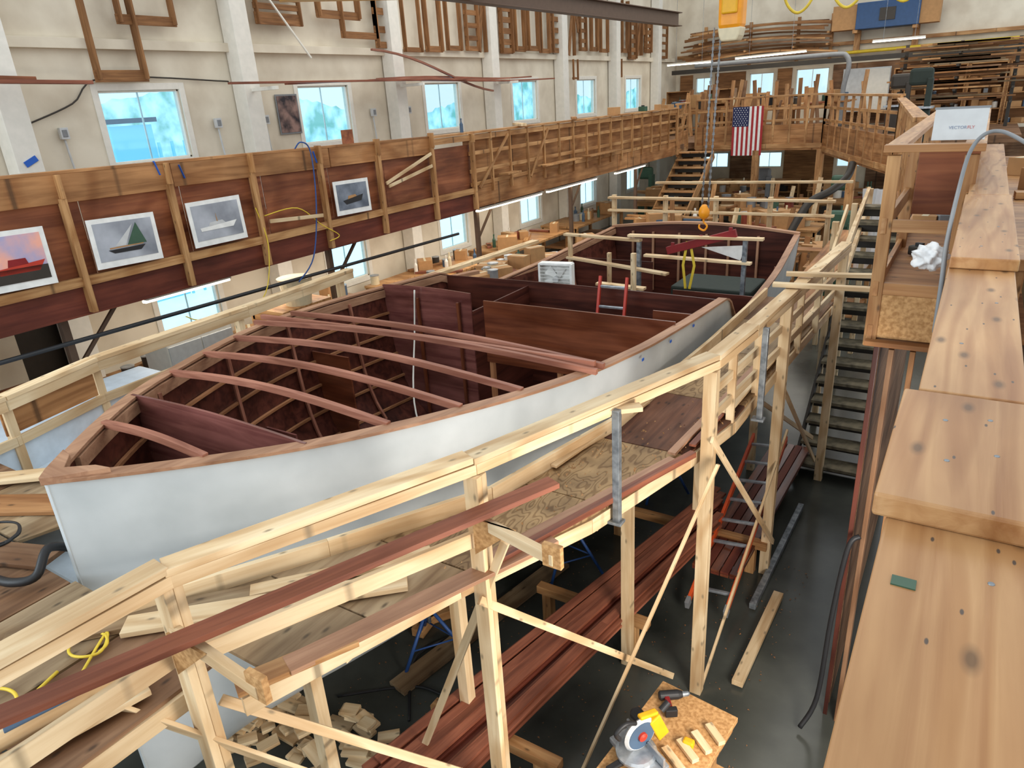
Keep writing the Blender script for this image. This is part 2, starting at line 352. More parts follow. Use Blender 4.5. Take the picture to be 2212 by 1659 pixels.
for s in(-1,1):
    sweep('sheer_cap',[(XC+s*(bsm(y)-.038),y,itp(ZS,y)+.01) for y in ys],.095,.022,'tan',boat,label='bare mahogany cap along the sheer')
    sweep('sheer_clamp',[(XC+s*max(.02,(bsm(y)-.08)),y,itp(ZS,y)-.06) for y in ys[2:]],.035,.09,'tan',boat)
    for d in(.3,.55,.82,1.1,1.38):
        sweep('stringer',[(XC+s*max(.02,hb(y,itp(ZS,min(y,7.3))-d-(.45 if y>8 else 0))-.085),y,itp(ZS,min(y,7.3))-d-(.45 if y>8 else 0)) for y in [1.75+ (7.3-1.75)*i/30 for i in range(31)]],.03,.028,'strg',boat)
    for y in(2.7,3.65,4.6,5.6,8.6,10.8):
        zs=itp(ZS,y)-.06; sweep('frame_rib',[(XC+s*max(.02,(hb(y,zs-.2*k)-.1)),y,zs-.2*k) for k in range(8)],.03,.03,'beam',boat,up=(0,1,0))
prism('breasthook',[(0,-.02),(.09,.06),(.25,.24),(.14,.22),(0,.12),(-.14,.22),(-.25,.24),(-.09,.06)],.05,'tan',T(XC,1.42,-1.765),boat,bev=.004,label='pale mahogany stem block')
V=[];n_=40
for i in range(n_):
    y=1.8+(12.4-1.8)*i/(n_-1); w=max(.01,hb(y,-3.75)-.07); V+=[(-w,y,-3.75),(w,y,-3.75)]
mesh('cabin_sole',V,[(2*i,2*i+1,2*i+3,2*i+2) for i in range(n_-1)],'dark',T(XC,0,0),boat)
def bulkhead(y,x0,x1,zt,zb,mat,camber=.04,name='bulkhead',label=None,o=.07):
    R=[];L=[]
    for k in range(12):
        z=zt+(zb-zt)*k/11; h=hb(y,z)-o; R.append((min(x1,XC+h),z)); L.append((max(x0,XC-h),z))
    a=L[0][0];b=R[0][0]; top=[(a+(b-a)*k/10,zt+camber*math.sin(math.pi*k/10)) for k in range(1,10)]
    prism(name,[(p[0]-XC,p[1]) for p in top+R+L[::-1]],.02,mat,T(XC,y,0)@RX(math.pi/2),boat,label=label)
bulkhead(2.46,-9,0,-1.815,-4.0,'bulkp',.03,label='purplish mahogany plywood bulkhead with varnish streaks',o=.035)
bulkhead(6.25,-9,-4.64,-1.99,-3.7,'bulkp',.02,label='glossy purple-brown mahogany plywood bulkhead')
bulkhead(6.02,-4.3,0,-1.98,-2.68,'bulk',.0,label='glossy figured mahogany plywood bulkhead')
bulkhead(7.5,-9,0,-2.16,-3.7,'dark',.02)
bulkhead(4.9,-9,-5.3,-2.4,-3.7,'bulk',0)
bulkhead(3.95,-9,-5.15,-2.85,-3.7,'bulkp',0)
bulkhead(7.0,-2.75,0,-2.2,-3.7,'bulk',0)
bulkhead(9.4,-3.4,0,-2.62,-3.7,'dark',0)
bulkhead(10.9,-9,-4.3,-2.6,-3.7,'dark',0)
board('partition',(-4.64,6.26,-2.95),(-4.64,7.5,-2.95),.02,1.5,'dark',boat)
for x in(-5.4,-4.8): board('cleat',(x,6.21,-2.1),(x,6.21,-3.6),.035,.03,'bulk',boat)
for x in(-4.26,-3.4): board('corner_post',(x,6.05,-2.68),(x,6.05,-3.7),.05,.05,'strg',boat)
for y in(3.2,4.4,5.4): board('floor_timber',(XC-hb(y,-3.7)+.1,y,-3.7),(XC+hb(y,-3.7)-.1,y,-3.7),.05,.06,'strg',boat)
for y in(2.02,2.9,3.36,3.82):
    h=bsm(y)-.06;z0=itp(ZS,y)+.012
    sweep('deck_beam',[(XC-h+2*h*k/14,y+.03,z0+.06*h*math.sin(math.pi*k/14)) for k in range(15)],.04,.048,'beam',boat,label='slender pink mahogany deck beam')
for i,(a,b,cr) in enumerate([((-5.88,4.28),(-2.16,4.40),.08),((-5.72,4.62),(-2.14,4.48),.06),((-5.86,4.36),(-2.2,4.45),.02)]):
    P=[]
    for k in range(15):
        t=k/14; y=a[1]+(b[1]-a[1])*t; P.append((a[0]+(b[0]-a[0])*t,y,-1.9+.02*i+cr*math.sin(math.pi*t)))
    sweep('loose_deck_beam',P,.038,.045,'beam',label='curved pink mahogany beam laid loose across the hull',cat='wooden beam',group='loose beams across the hull')
for x,y,z in((-2.085,5.1,-2.03),(-2.07,5.7,-2.06),(-2.065,6.3,-2.09),(-5.2,7.47,-2.6),(-3.9,7.48,-2.62),(-3.2,7.48,-2.55)):
    box('tape_patch',(x,y,z),(.008,.04,.025) if x>-3 else (.12,.012,.04),'tape',boat)
# ---------------------------------------------------------------- near scaffold
sc=thing('scaffold','raw pine staging with rails, braces and plywood walkway beside hull','scaffold',(-1.6,4,FZ))
RP=[(-2.66,.1),(-2.57,1.2),(-1.98,2.53),(-1.32,4.46),(-1.26,5.2),(-1.2,6.45),(-1.1,8.5)]
RPy=[(p[1],p[0]) for p in RP]
for a,b in zip(RP,RP[1:]):
    board('top_rail',(a[0],a[1],-1.685),(b[0],b[1],-1.675),.11,.036,'pine',sc)
    board('rail_face',(a[0]+.038,a[1],-1.733),(b[0]+.038,b[1],-1.733),.034,.06,'pine',sc)
POSTS=[(-2.6,1.2),(-1.97,2.53),(-1.33,4.42),(-1.24,6.24),(-1.12,8.4)]
for x,y in POSTS:
    for q in(0,1): board('post',(x+.02,y+.043*q-.02,FZ),(x+.02,y+.043*q-.02,-1.765),.09,.042,'pine',sc)
for x,y in((-2.6,3.05),(-1.93,4.44),(-1.95,6.3),(-1.9,8.3),(-2.9,2.0)):
    board('inner_post',(x,y,FZ),(x,y,-2.5),.085,.085,'pine',sc)
DO=[(-.3,-2.78),(1.26,-2.7),(1.28,-2.43),(2.42,-2.04),(3.3,-1.68),(4.34,-1.42),(5.02,-1.3),(6.54,-1.26),(8.6,-1.18)]
DI=[(1.3,-3.4),(2.25,-2.82),(3.17,-2.3),(4.5,-2.02),(6.5,-1.94),(8.6,-1.92)]
def dxo(y): return itp(DO,y)
def dxi(y): return itp(DI,y)
secs=[(1.45,1.95,'deckg'),(1.95,2.5,'deckg'),(2.5,3.45,'swirl'),(3.45,4.3,'swirl'),(4.3,5.3,'deckd'),(5.3,6.5,'swirl'),(6.5,7.6,'deckg'),(7.6,8.6,'deckb')]
def slab(name,poly,z,t,mat,parent,**k):
    cx=sum(p[0] for p in poly)/len(poly);cy=sum(p[1] for p in poly)/len(poly)
    return prism(name,[(y-cy,-(x-cx)) for x,y in poly],t,mat,T(cx,cy,z)@RZ(math.pi/2),parent,**k)
for a,b,mt in secs:
    n=5; ys_=[a+.006+(b-a-.012)*k/n for k in range(n+1)]
    slab('deck_panel',[(dxo(y),y) for y in ys_]+[(dxi(y),y) for y in reversed(ys_)],-2.39,.02,mt,sc)
yy=[1.3,2.42,3.3,4.34,5.02,6.54,8.5]
for a,b in zip(yy,yy[1:]):
    board('rim_joist',(dxo(a)+.0,a,-2.45),(dxo(b)+.0,b,-2.45),.036,.1,'pine',sc)
board('rim_joist',(-2.77,-.3,-2.45),(-2.69,1.25,-2.45),.036,.1,'pine',sc)
for a,b in zip(DI,DI[1:]):
    board('toe_board',(a[1]-.02,a[0],-2.35),(b[1]-.02,b[0],-2.35),.035,.15,'pine',sc)
for y in(1.8,2.6,3.4,4.4,5.3,6.3,7.4,8.3): board('cross_joist',(dxi(y)+.03,y,-2.475),(dxo(y)-.02,y,-2.475),.04,.13,'pine',sc)
for (a,b) in((4.45,6.24),(6.24,8.4)):
    for dz in (-2.0,-2.2): board('mid_rail',(itp(RPy,a)-.04,a,dz),(itp(RPy,b)-.04,b,dz),.03,.07,'pine',sc)
for y in(5.0,5.6,6.9,7.6): board('baluster',(itp(RPy,y)-.05,y,-2.45),(itp(RPy,y)-.05,y,-1.7),.06,.035,'pine',sc)
board('mid_rail',(-2.62,.3,-2.1),(-2.57,1.2,-2.1),.03,.1,'pine',sc)
board('mid_rail',(-2.5,1.25,-2.12),(-1.9,2.5,-2.1),.03,.09,'pine',sc)
for x,y,x2,y2 in((-1.92,2.46,-1.38,2.34),(-2.56,1.17,-1.96,1.13)):
    board('bracket_arm',(x,y,-1.98),(x2,y2,-1.98),.04,.06,'pine',sc)
    board('bracket_stop',(x2-.01,y2,-2.02),(x2-.01,y2,-1.9),.1,.03,'osb',sc)
    prism('gusset',[(0,0),(.26,0),(0,-.22)],.012,'osb',T(x+.02,y-.04,-1.95)@RX(math.pi/2),sc)
BR=[((-1.78,2.52,-2.12),(-2.85,2.6,FZ),.05,1),((-1.2,4.3,-2.4),(-1.79,3.31,FZ),.05,0),((-1.93,2.45,-2.5),(-1.5,4.38,-4.5),.05,0),((-1.27,4.36,-2.25),(-1.15,6.2,-4.19),.05,0),((-1.17,6.5,-3.1),(-1.28,4.4,FZ),.04,0),((-2.85,.95,-2.33),(-2.2,1.5,-3.0),.08,1),((-2.6,1.3,-2.5),(-1.95,2.45,-3.9),.05,0),((-1.2,6.3,-2.6),(-1.15,8.3,-4.3),.05,0),((-1.9,6.35,-2.5),(-1.2,8.3,-4.0),.05,0)]
for a,b,w,q in BR: board('brace',a,b,w,.02,'pine',sc,up=(0,1,0) if q else (1,0,0))
for x,y in((-1.64,3.47),(-1.24,5.33)):
    board('steel_upright',(x+.06,y,-2.48),(x+.06,y,-1.72),.045,.045,'steel',sc,label='grey galvanised square tube')
    box('steel_foot',(x+.05,y,-2.49),(.1,.08,.02),'steel',sc)
board('cleat',(-1.75,3.38,-1.735),(-1.48,3.6,-1.735),.08,.03,'pine',sc)
# bow platform
pf=thing('bow_platform','worn plywood and plank platform wrapped around the bow','platform',(-4.05,.6,FZ))
for i,(x0,x1,y0,y1,mt) in enumerate([(-2.7,-3.3,.62,1.4,'deckb'),(-2.74,-3.3,-.4,.6,'deckb'),(-3.32,-3.98,-.4,1.38,'deckg'),(-4.0,-4.7,-.4,1.36,'deckb'),(-4.72,-5.6,-.4,1.4,'deckg'),(-5.62,-7.0,-.4,1.9,'deckb')]):
    slab('deck_panel',[(x0,y0),(x1,y0),(x1,y1),(x0,y1)],-2.39-.004*(i%2),.02,mt,pf)
slab('deck_panel',[(-5.6,1.42),(-4.75,1.42),(-4.65,1.75),(-5.1,2.4),(-5.6,2.9)],-2.39,.02,'deckg',pf)
for y in(-.2,.5,1.3): board('joist',(-2.8,y,-2.47),(-6.9,y,-2.47),.04,.13,'pine',pf)
for x,y in((-3.2,.5),(-4.8,.4),(-4.9,1.25),(-6.8,1.0)): board('leg',(x,y,FZ),(x,y,-2.54),.09,.09,'pine',pf)
def plank(a,b,w,h,mt,label,group=None,name='plank',**k): return board(name,a,b,w,h,mt,None,label=label,cat='plank',group=group,**k)
plank((-5.6,.95,-2.36),(-4.3,1.42,-2.36),.2,.03,'deckb','worn brown plank lying on the bow platform')
plank((-4.9,1.8,-2.36),(-6.0,1.2,-2.36),.24,.03,'ply','wide golden plank lying on the bow platform')
plank((-5.0,.7,-2.365),(-4.3,.5,-2.365),.2,.03,'deckg','worn grey plank lying near the bow')
plank((-5.9,1.6,-2.34),(-5.0,2.3,-2.34),.16,.03,'pine','pale plank beside the far bow')
plank((-5.5,.5,-2.33),(-4.6,1.1,-2.33),.18,.03,'pine_old','golden plank lying across the bow platform')
plank((-3.75,.9,-2.36),(-2.85,1.85,-2.36),.16,.03,'deckg','grey weathered plank lying along the bow')
plank((-3.3,1.28,-2.35),(-2.25,2.25,-2.35),.14,.03,'pine','pale knotty pine plank lying on the walkway')
plank((-2.95,1.78,-2.355),(-2.3,2.52,-2.355),.1,.03,'pine','pale pine plank lying beside the hull')
plank((-3.05,.55,-2.3),(-2.9,1.14,-2.3),.05,.09,'pine','pale pine stud with a blue painted edge')
plank((-3.0,.62,-2.25),(-2.88,1.08,-2.25),.03,.01,'mblue','narrow blue painted batten on the stud')
plank((-3.0,.3,-2.34),(-2.8,1.1,-2.34),.1,.03,'pine','short pale pine offcut on the platform')
plank((-2.34,1.5,-2.35),(-1.75,2.95,-2.35),.12,.025,'tan','pinkish mahogany plank along the walkway edge')
plank((-2.45,1.3,-2.355),(-2.2,1.8,-2.355),.12,.03,'pine_old','short tan plank along the walkway edge')
plank((-2.8,.1,-1.9),(-1.66,2.84,-1.9),.1,.03,'mahog','long red mahogany plank resting on scaffold brackets',bev=.002)
plank((-1.9,2.6,-2.33),(-1.36,4.25,-2.33),.05,.04,'mahog','dark red mahogany strip on the walkway edge','strips on the walkway edge')
plank((-1.98,2.6,-2.35),(-1.46,4.15,-2.35),.09,.02,'tan','pinkish mahogany strip on the walkway edge','strips on the walkway edge')
for i,(a,b,mt) in enumerate([((-1.42,4.4),(-1.32,7.2),'mahog'),((-1.5,4.2),(-1.4,6.4),'tan'),((-1.36,5.0),(-1.28,8.2),'pine'),((-2.16,3.7),(-2.0,5.0),'pine')]):
    plank((a[0],a[1],-2.35+.012*(i%3)),(b[0],b[1],-2.35+.012*(i%3)),.05+.01*(i%3),.02,mt,'long loose batten lying along the walkway','battens on the walkway')
V=[];Fs=[]
for i in range(340):
    y=random.uniform(2.3,5.2); x=random.uniform(dxi(y)+.05,dxo(y)-.05) if random.random()<.4 else dxo(y)-abs(random.gauss(.1,.1))
    if random.random()<.4: y=random.gauss(3.4,.3); x=dxi(y)+.08+abs(random.gauss(0,.05))
    a=random.random()*6.28; r=random.uniform(.006,.016); z=-2.375+.01; n=len(V)
    V+=[(x,y,z),(x+r*math.cos(a),y+r*math.sin(a),z+r*.6),(x+r*math.cos(a+1.3),y+r*math.sin(a+1.3),z+r*.9),(x+r*.4*math.cos(a+2),y+r*.4*math.sin(a+2),z+.002)]; Fs.append((n,n+1,n+2,n+3))
mesh('wood_shavings',V,Fs,'pine_old',label='curly pale wood shavings scattered on the walkway',cat='wood shavings',kind='stuff')
# ---------------------------------------------------------------- far scaffold
fs_=thing('scaffold','raw pine staging along the far side of the hull','scaffold',(-6.5,4,FZ))
FP=[(-6.0,1.0),(-6.2,2.09),(-6.45,2.95),(-6.56,4.68),(-6.75,6.5)]
FPy=[(p[1],p[0]) for p in FP]
for a,b in zip(FP,FP[1:]):
    board('top_rail',(a[0],a[1],-1.92),(b[0],b[1],-1.92),.12,.038,'pine',fs_); board('rail_face',(a[0]+.04,a[1],-1.98),(b[0]+.04,b[1],-1.98),.03,.09,'pine',fs_)
    board('mid_rail',(a[0],a[1],-2.3),(b[0],b[1],-2.3),.03,.08,'pine',fs_)
    board('white_side_sheet',(a[0]-.03,a[1],-2.48),(b[0]-.03,b[1],-2.48),.01,.3,'sheet',fs_,label='pale blue-white plastic sheeting')
for x,y in((-6.2,2.1),(-6.45,2.95),(-6.55,4.6),(-6.72,6.3)): board('post',(x-.04,y,FZ),(x-.04,y,-1.94),.09,.07,'pine',fs_)
ysd=[1.5,2.6,3.8,5.0,6.5]
for a,b in zip(ysd,ysd[1:]):
    slab('deck_panel',[(itp(FPy,a)-.1,a),(itp(FPy,b)-.1,b),(XC-bsm(b)-.05,b),(XC-bsm(a)-.05,a)],-2.62,.03,'ply' if a>2 else 'sheet',fs_)
board('side_panel',(-6.24,2.05,-2.14),(-6.44,2.9,-2.14),.015,.22,'ply',fs_)
board('rim_joist',(-6.2,1.2,-2.7),(-6.8,6.5,-2.7),.04,.14,'pine',fs_)
plank((-6.45,6.9,-2.25),(-6.35,10.6,-2.3),.14,.05,'pine','pale pine plank beside the stern quarter')
plank((-6.3,6.5,-2.2),(-6.0,8.3,-2.3),.1,.05,'tan','tan timber beside the hull')
ss=thing('scaffold','raw pine staging across the stern','scaffold',(-4,13.5,FZ))
for z in(-1.95,-2.2): board('rail',(-6.3,13.5,z),(-2.0,13.5,z),.12,.04,'pine',ss)
board('rail',(-5.6,14.3,-1.75),(-1.9,14.6,-1.75),.12,.04,'pine',ss)
for x in(-6.2,-5.1,-4.1,-3.1,-2.1): board('post',(x,13.55,FZ),(x,13.55,-1.9),.08,.08,'pine',ss)
board('deck_board',(-6.2,13.2,-2.75),(-1.9,13.2,-2.75),.3,.04,'ply',ss)
# ---------------------------------------------------------------- items inside hull aft
st=thing('staging_frame','pale pine and steel staging frame standing inside the aft hull','staging frame',(-4,10,-3.75))
for a,b in(((-5.44,10,-2.03),(-4.1,9.9,-2.05)),((-4.3,9.9,-1.98),(-2.34,10,-1.97)),((-5.4,10,-2.4),(-3.6,9.7,-2.48)),((-4.1,10.05,-2.3),(-2.5,10.05,-2.33)),((-4.2,8.6,-2.4),(-3.5,8.6,-2.42))): board('rail',a,b,.11,.035,'pine',st)
for x,y,z,mt in((-5.35,10,-2.05,'pine'),(-4.15,9.95,-2.05,'steel'),(-2.6,10.05,-1.99,'steel'),(-3.62,8.5,-1.93,'pine'),(-4.9,10.5,-2.4,'pine')): board('upright',(x,y,-3.74),(x,y,z),.06,.06,mt,st)
def ladder(p,q,side,w,n,mat,label,rail=.06,feet=False):
    p=Vector(p);q=Vector(q);sv=Vector(side).normalized()*w/2
    e=thing('ladder',label,'ladder',p)
    for s in(-1,1):
        board('stile',p+sv*s,q+sv*s,.03,rail,mat,e)
        if feet: board('foot',p+sv*s-(q-p).normalized()*.08,p+sv*s,.04,.09,'grey',e,label='grey rubber foot')
    for k in range(n):
        c=p+(q-p)*((k+.5)/n); board('rung',c-sv,c+sv,.035,.025,'alu',e)
    return e
ladder((-3.28,6.75,-3.74),(-3.38,7.36,-1.96),(1,.05,0),.33,8,'red','red fiberglass ladder leaning on a bulkhead inside the hull',.05)
plank((-5.2,8.05,-2.44),(-4.15,8.05,-2.44),.2,.03,'pine','pine shelf plank spanning inside the hull')
fan=thing('box_fan','white plastic box fan standing inside the hull','fan',(-4.5,8.0,-2.42),rz=.15)
for s in(-1,1):
    lbox('housing',(s*.22,0,.2),(.03,.12,.42),'paper',fan); lbox('housing',(0,0,.2+s*.205),(.44,.12,.03),'paper',fan)
lbox('back_plate',(0,.055,.2),(.42,.006,.4),'paper',fan)
for k in range(9): 
    a=.045*k+.04; lbox('grille',(0,-.055,a),(.42,.005,.006),'paper',fan,bev=0)
for k in range(5):
    a=k*2*math.pi/5; mesh('blade',[(.02,0,.0),(.17,-.03,.03),(.17,.03,-.08),(.03,.02,-.04)],[(0,1,2,3)],'paper',wm(fan)@T(0,0,.2)@RY(a),fan)
lathe('motor_hub',[(.04,-.03),(.04,.03)],'lgrey',wm(fan)@T(0,-.02,.2)@RX(math.pi/2),fan)
sb=thing('spreader_beam','dark red steel spreader beam hanging level with the stern','lifting beam',(-3.2,10,-1.98))
board('beam_body',(-3.72,10,-2.2),(-2.72,10,-1.9),.07,.11,'dred',sb)
for t in(.08,.5,.92): box('lug',(-3.72+t,10,-2.2+.3*t+.07),(.05,.03,.06),'dred',sb)
sweep('lifting_strap',[(-3.42,10,-2.05),(-3.47,9.99,-2.4),(-3.42,9.98,-2.75)],.04,.006,'ycord',sb,up=(0,1,0))
sweep('lifting_strap',[(-3.38,10,-2.05),(-3.3,9.99,-2.4),(-3.36,9.98,-2.75)],.04,.006,'ycord',sb,up=(0,1,0))
ho=thing('chain_hoist','yellow and white overhead chain hoist with hook and twin chains','hoist',(-3.1,10,.7))
prism('hoist_body',[(-.15,-.12),(.15,-.12),(.16,.6),(-.16,.6)],.26,'orange',T(-2.93,10,.8)@RX(math.pi/2),ho,bev=.05)
prism('hoist_cap',[(-.13,-.2),(-.1,-.26),(.1,-.26),(.13,-.2),(.15,-.1),(-.15,-.1)],.24,'cream',T(-2.93,10,.8)@RX(math.pi/2),ho,bev=.02,label='cream lower housing')
prism('side_cover',[(-.1,.05),(.1,.05),(.1,.4),(-.1,.4)],.05,'yellow',T(-2.93,9.86,.8)@RX(math.pi/2),ho,bev=.02)
for dx in(-.035,.055):
    tube('chain',[(-3.19+dx,10,-1.55),(-3.12+dx,10,.72)],.009,'grey',ho,6)
    for k in range(0,56,2):
        t=k/56; mesh('chain_link',bv(.028,.014,.036),BF,'grey',T(-3.19+dx+.07*t,10,-1.55+2.27*t),ho)
lathe('hook_block',[(.03,-.1),(.07,-.06),(.08,0),(.06,.06),(.03,.1)],'orange',T(-3.19,10,-1.62),ho,smooth=True)
tube('hook',[(-3.19,10,-1.7),(-3.19,10,-1.76),(-3.14,10,-1.82),(-3.18,10,-1.88),(-3.25,10,-1.85),(-3.25,10,-1.8)],.014,'orange',ho)
for k,x in enumerate((-2.55,-1.95,-1.3)):
    tube('festoon_cable',[(x,11,1.5),(x+.02,11,1.05),(x+.2,11,.86),(x+.38,11,1.05),(x+.4,11,1.5)],.018,'ycord',label='yellow festoon cable loop hanging from the crane',cat='cable',group='festoon cable loops')
def ibeam(p,q,w,h,mat,label,name='steel_beam'):
    p=Vector(p);q=Vector(q);e=thing(name,label,'steel beam',(p+q)/2); u=Vector((0,0,h/2))
    board('flange',p+u,q+u,w,.02,mat,e);board('flange',p-u,q-u,w,.02,mat,e);board('web',p,q,.015,h,mat,e); return e
ibeam((-7.8,9.5,1.75),(-7.1,19.5,1.68),.22,.3,'brownsteel','dark brown overhead steel I-beam')
ibeam((-9.6,8.6,1.84),(-6.9,11.5,1.8),.25,.35,'yellow','yellow overhead crane beam')
ibeam((-3.4,11,1.6),(.2,11,1.6),.16,.2,'brownsteel','dark overhead rail carrying festoon cables')
box('storage_chest',(-3.2,10.9,-3.1),(1.25,.9,.5),'dgreen',label='dark green covered chest inside the aft hull',cat='chest',bev=.03)
mesh('paper_sheet',[(-3.4,10.6,-2.25),(-2.75,10.65,-2.2),(-2.8,10.6,-2.42)],[(0,1,2)],'paper',label='white paper sheet pinned inside the hull',cat='paper',sol=.004)
# ---------------------------------------------------------------- left gallery
gl=thing('gallery_guardrail','timber gallery railing with plywood top band, studs and red panels','railing',(-8,12,-1.6))
board('top_band',(-7.99,1.6,-.53),(-7.99,5.06,-.57),.03,.3,'ply',gl,bev=.004); board('top_band',(-7.99,5.1,-.56),(-7.99,7.6,-.60),.03,.28,'ply',gl,bev=.004); board('top_band',(-7.99,7.62,-.60),(-7.99,10.0,-.63),.03,.27,'ply',gl,bev=.004)
board('top_cap',(-8.04,1.6,-.37),(-8.04,10.0,-.49),.14,.03,'ply',gl)
for k in range(9):
    y0=1.6+1.2*k
    if y0<11: board('panel',(-8.05,y0,-1.15),(-8.05,min(y0+1.19,11.2),-1.15),.012,.9,'panel',gl)
for y in(2.62,3.8,5.02,6.2,7.38,8.6,9.95,11.15):
    board('stud',(-7.96,y,-1.87),(-7.96,y,-.66),.09,.06,'pine_old',gl,bev=.004)
    board('stud_block',(-7.945,y,-.66),(-7.945,y,-.42 if y<10 else -.52),.12,.03,'pine_old',gl)
board('bottom_rail',(-7.98,1.6,-1.53),(-7.98,11.2,-1.53),.06,.1,'pine_old',gl)
board('fascia',(-8.02,1.6,-1.73),(-8.02,11.2,-1.73),.03,.34,'fascia',gl)
board('fascia',(-8.02,11.2,-1.65),(-8.02,22,-1.65),.03,.42,'ply',gl)
board('top_cap',(-8.04,10,-.5),(-8.0,22,-.5),.18,.04,'pine_old',gl)
board('rail_face',(-7.98,10,-.58),(-7.98,22,-.58),.03,.1,'pine_old',gl)
for z in(-.86,-1.18,-1.42): board('slat',(-8.0,11.1,z),(-8.0,22,z),.03,.07,'pine_old',gl)
board('back_panel',(-8.2,11.2,-1.05),(-8.2,22,-1.05),.01,.9,'ply',gl)
for k in range(16): board('baluster',(-7.98,11.8+.68*k,-1.6),(-7.98,11.8+.68*k,-.52),.06,.04,'pine_old',gl)
for p,q in(((-7.93,8.7,-1.1),(-7.93,9.9,-.75)),((-7.93,8.75,-1.15),(-7.93,9.9,-.95)),((-7.9,6.3,-1.3),(-7.85,7.2,-1.36))): plank(p,q,.025,.05,'pine','thin pale strip tucked on the gallery rail')
for a,b in((12.0,12.5),(13.5,15.2),(15.6,17.5)): box('wall_shelf',(-7.85,(a+b)/2,-1.32),(.22,b-a,.03),'pine_old',gl)
for p in((11.3,12.4),(13.2,14.0)): board('diagonal',(-7.95,p[0],-1.5),(-7.95,p[1],-.6),.03,.05,'pine_old',gl)
for y in range(2,23,2): board('joist',(-11.4,y,-1.83),(-8.1,y,-1.83),.05,.14,'pine_old',gl)
for k in range(5):
    y=3+4*k
    board('support_post',(-8.3,y+.6,FZ),(-8.3,y+.6,-1.9),.08,.08,'brownsteel',gl); board('knee_brace',(-8.3,y+.65,-2.5),(-8.3,y+1.25,-1.9),.04,.04,'brownsteel',gl)
def photo(y0,y1,z1,z0,bg,kind,tilt):
    w=y1-y0;h=z1-z0
    e=thing('framed_photograph',{'sail':'white bordered photograph of a green and white sailboat','motor':'white bordered photograph of a long classic motor yacht','sun':'white bordered photograph of a red motorboat at sunset','work':'white bordered photograph of a dark workboat on grey water'}[kind],'picture',(-7.93,(y0+y1)/2,(z0+z1)/2))
    B=wm(e)@RX(tilt)@RY(-.04)
    mesh('white_mount',bv(.012,w,h),BF,'paper',B,e)
    mesh('print',bv(.004,w-.1,h-.12),BF,bg,B@T(.008,0,.01),e)
    def shp(n,pl,mt):
        mesh(n,[(0,a,b) for a,b in pl]+[(.003,a,b) for a,b in pl],[tuple(range(len(pl))),tuple(range(len(pl),2*len(pl)))]+[(i,(i+1)%len(pl),len(pl)+(i+1)%len(pl),len(pl)+i) for i in range(len(pl))],mt,B@T(.011,0,0),e)
    s=w/.75
    if kind=='sail':
        shp('pictured_hull',[(-.22*s,-.08),(.2*s,-.07),(.14*s,-.12),(-.16*s,-.12)],'black'); shp('pictured_sail',[(-.0*s,-.05),(.14*s,.18),(.22*s,-.05)],'green'); shp('pictured_sail',[(-.14*s,-.05),(.1*s,.17),(-.02*s,-.05)],'lgrey')
        shp('pictured_deck',[(-.2*s,-.07),(.18*s,-.06),(.18*s,-.05),(-.2*s,-.055)],'card')
    if kind=='motor':
        shp('pictured_hull',[(-.26*s,-.05),(.26*s,-.02),(.2*s,-.09),(-.25*s,-.09)],'paper'); shp('pictured_cabin',[(-.14*s,-.045),(-.12*s,.0),(.06*s,.01),(.1*s,-.03)],'lgrey'); shp('pictured_mast',[(-.02*s,0),(-.015*s,.1),(-.005*s,0)],'card')
    if kind=='sun':
        shp('pictured_water',[(-w/2+.05,-h/2+.07),(w/2-.05,-h/2+.07),(w/2-.05,-.08),(-w/2+.05,-.08)],'dk'); shp('pictured_hull',[(-.2*s,-.07),(.3*s,-.03),(.22*s,-.13),(-.2*s,-.13)],'red'); shp('pictured_cabin',[(-.1*s,-.06),(-.08*s,.01),(.1*s,.01),(.12*s,-.05)],'dred')
    if kind=='work':
        shp('pictured_hull',[(-.22*s,-.04),(.22*s,.02),(.17*s,-.07),(-.16*s,-.1)],'black'); shp('pictured_cabin',[(-.12*s,-.03),(-.1*s,.02),(.05*s,.03),(.08*s,.0)],'card')
M['skyg']=noisy('print_grey_sky',(176,180,188),(120,124,132),2,.6); M['skyp']=noisy('print_sunset',(236,170,150),(150,160,200),3,.6); M['skyd']=noisy('print_dark_sea',(130,138,150),(84,92,104),4,.6)
photo(2.86,3.52,-.88,-1.46,'skyp','sun',-.03); photo(3.95,4.72,-.92,-1.45,'skyg','sail',-.03); photo(5.15,5.92,-.9,-1.44,'skyg','motor',.0); photo(7.55,8.28,-.95,-1.44,'skyd','work',-.02)
for y,z in((4.9,-.45),(5.2,-.52),(7.3,-.55)): board('tape_strip',(-7.965,y,z+.06),(-7.965,y+.04,z-.1),.006,.04,'tape',label='strip of blue masking tape on the plywood band',cat='tape',up=(1,0,0))
tube('blue_rope',[(-8.0,7.0,-.45),(-7.9,7.05,-.35),(-7.9,7.2,-.5),(-7.9,7.15,-1.2),(-7.85,6.9,-1.9),(-7.9,6.6,-2.2)],.01,'blue',label='blue rope hanging over the gallery rail',cat='rope')
tube('power_extension',[(-7.95,6.15,-1.1),(-7.9,6.2,-1.6),(-7.88,6.0,-2.2),(-7.9,5.6,-2.35),(-7.9,5.0,-2.3),(-7.9,4.8,-2.2)],.007,'ycord',label='yellow extension lead draped below the gallery',cat='extension lead')
tube('power_extension',[(-7.93,6.25,-1.22),(-7.9,6.8,-1.2),(-7.9,7.2,-1.5),(-7.9,7.5,-1.7),(-7.9,7.3,-1.75)],.007,'ycord',label='yellow extension lead looped on the gallery',cat='extension lead')
tube('black_pipe',[(-7.95,1.5,-2.1),(-7.95,10.5,-2.22)],.025,'black',label='long black pipe hung below the gallery',cat='pipe')
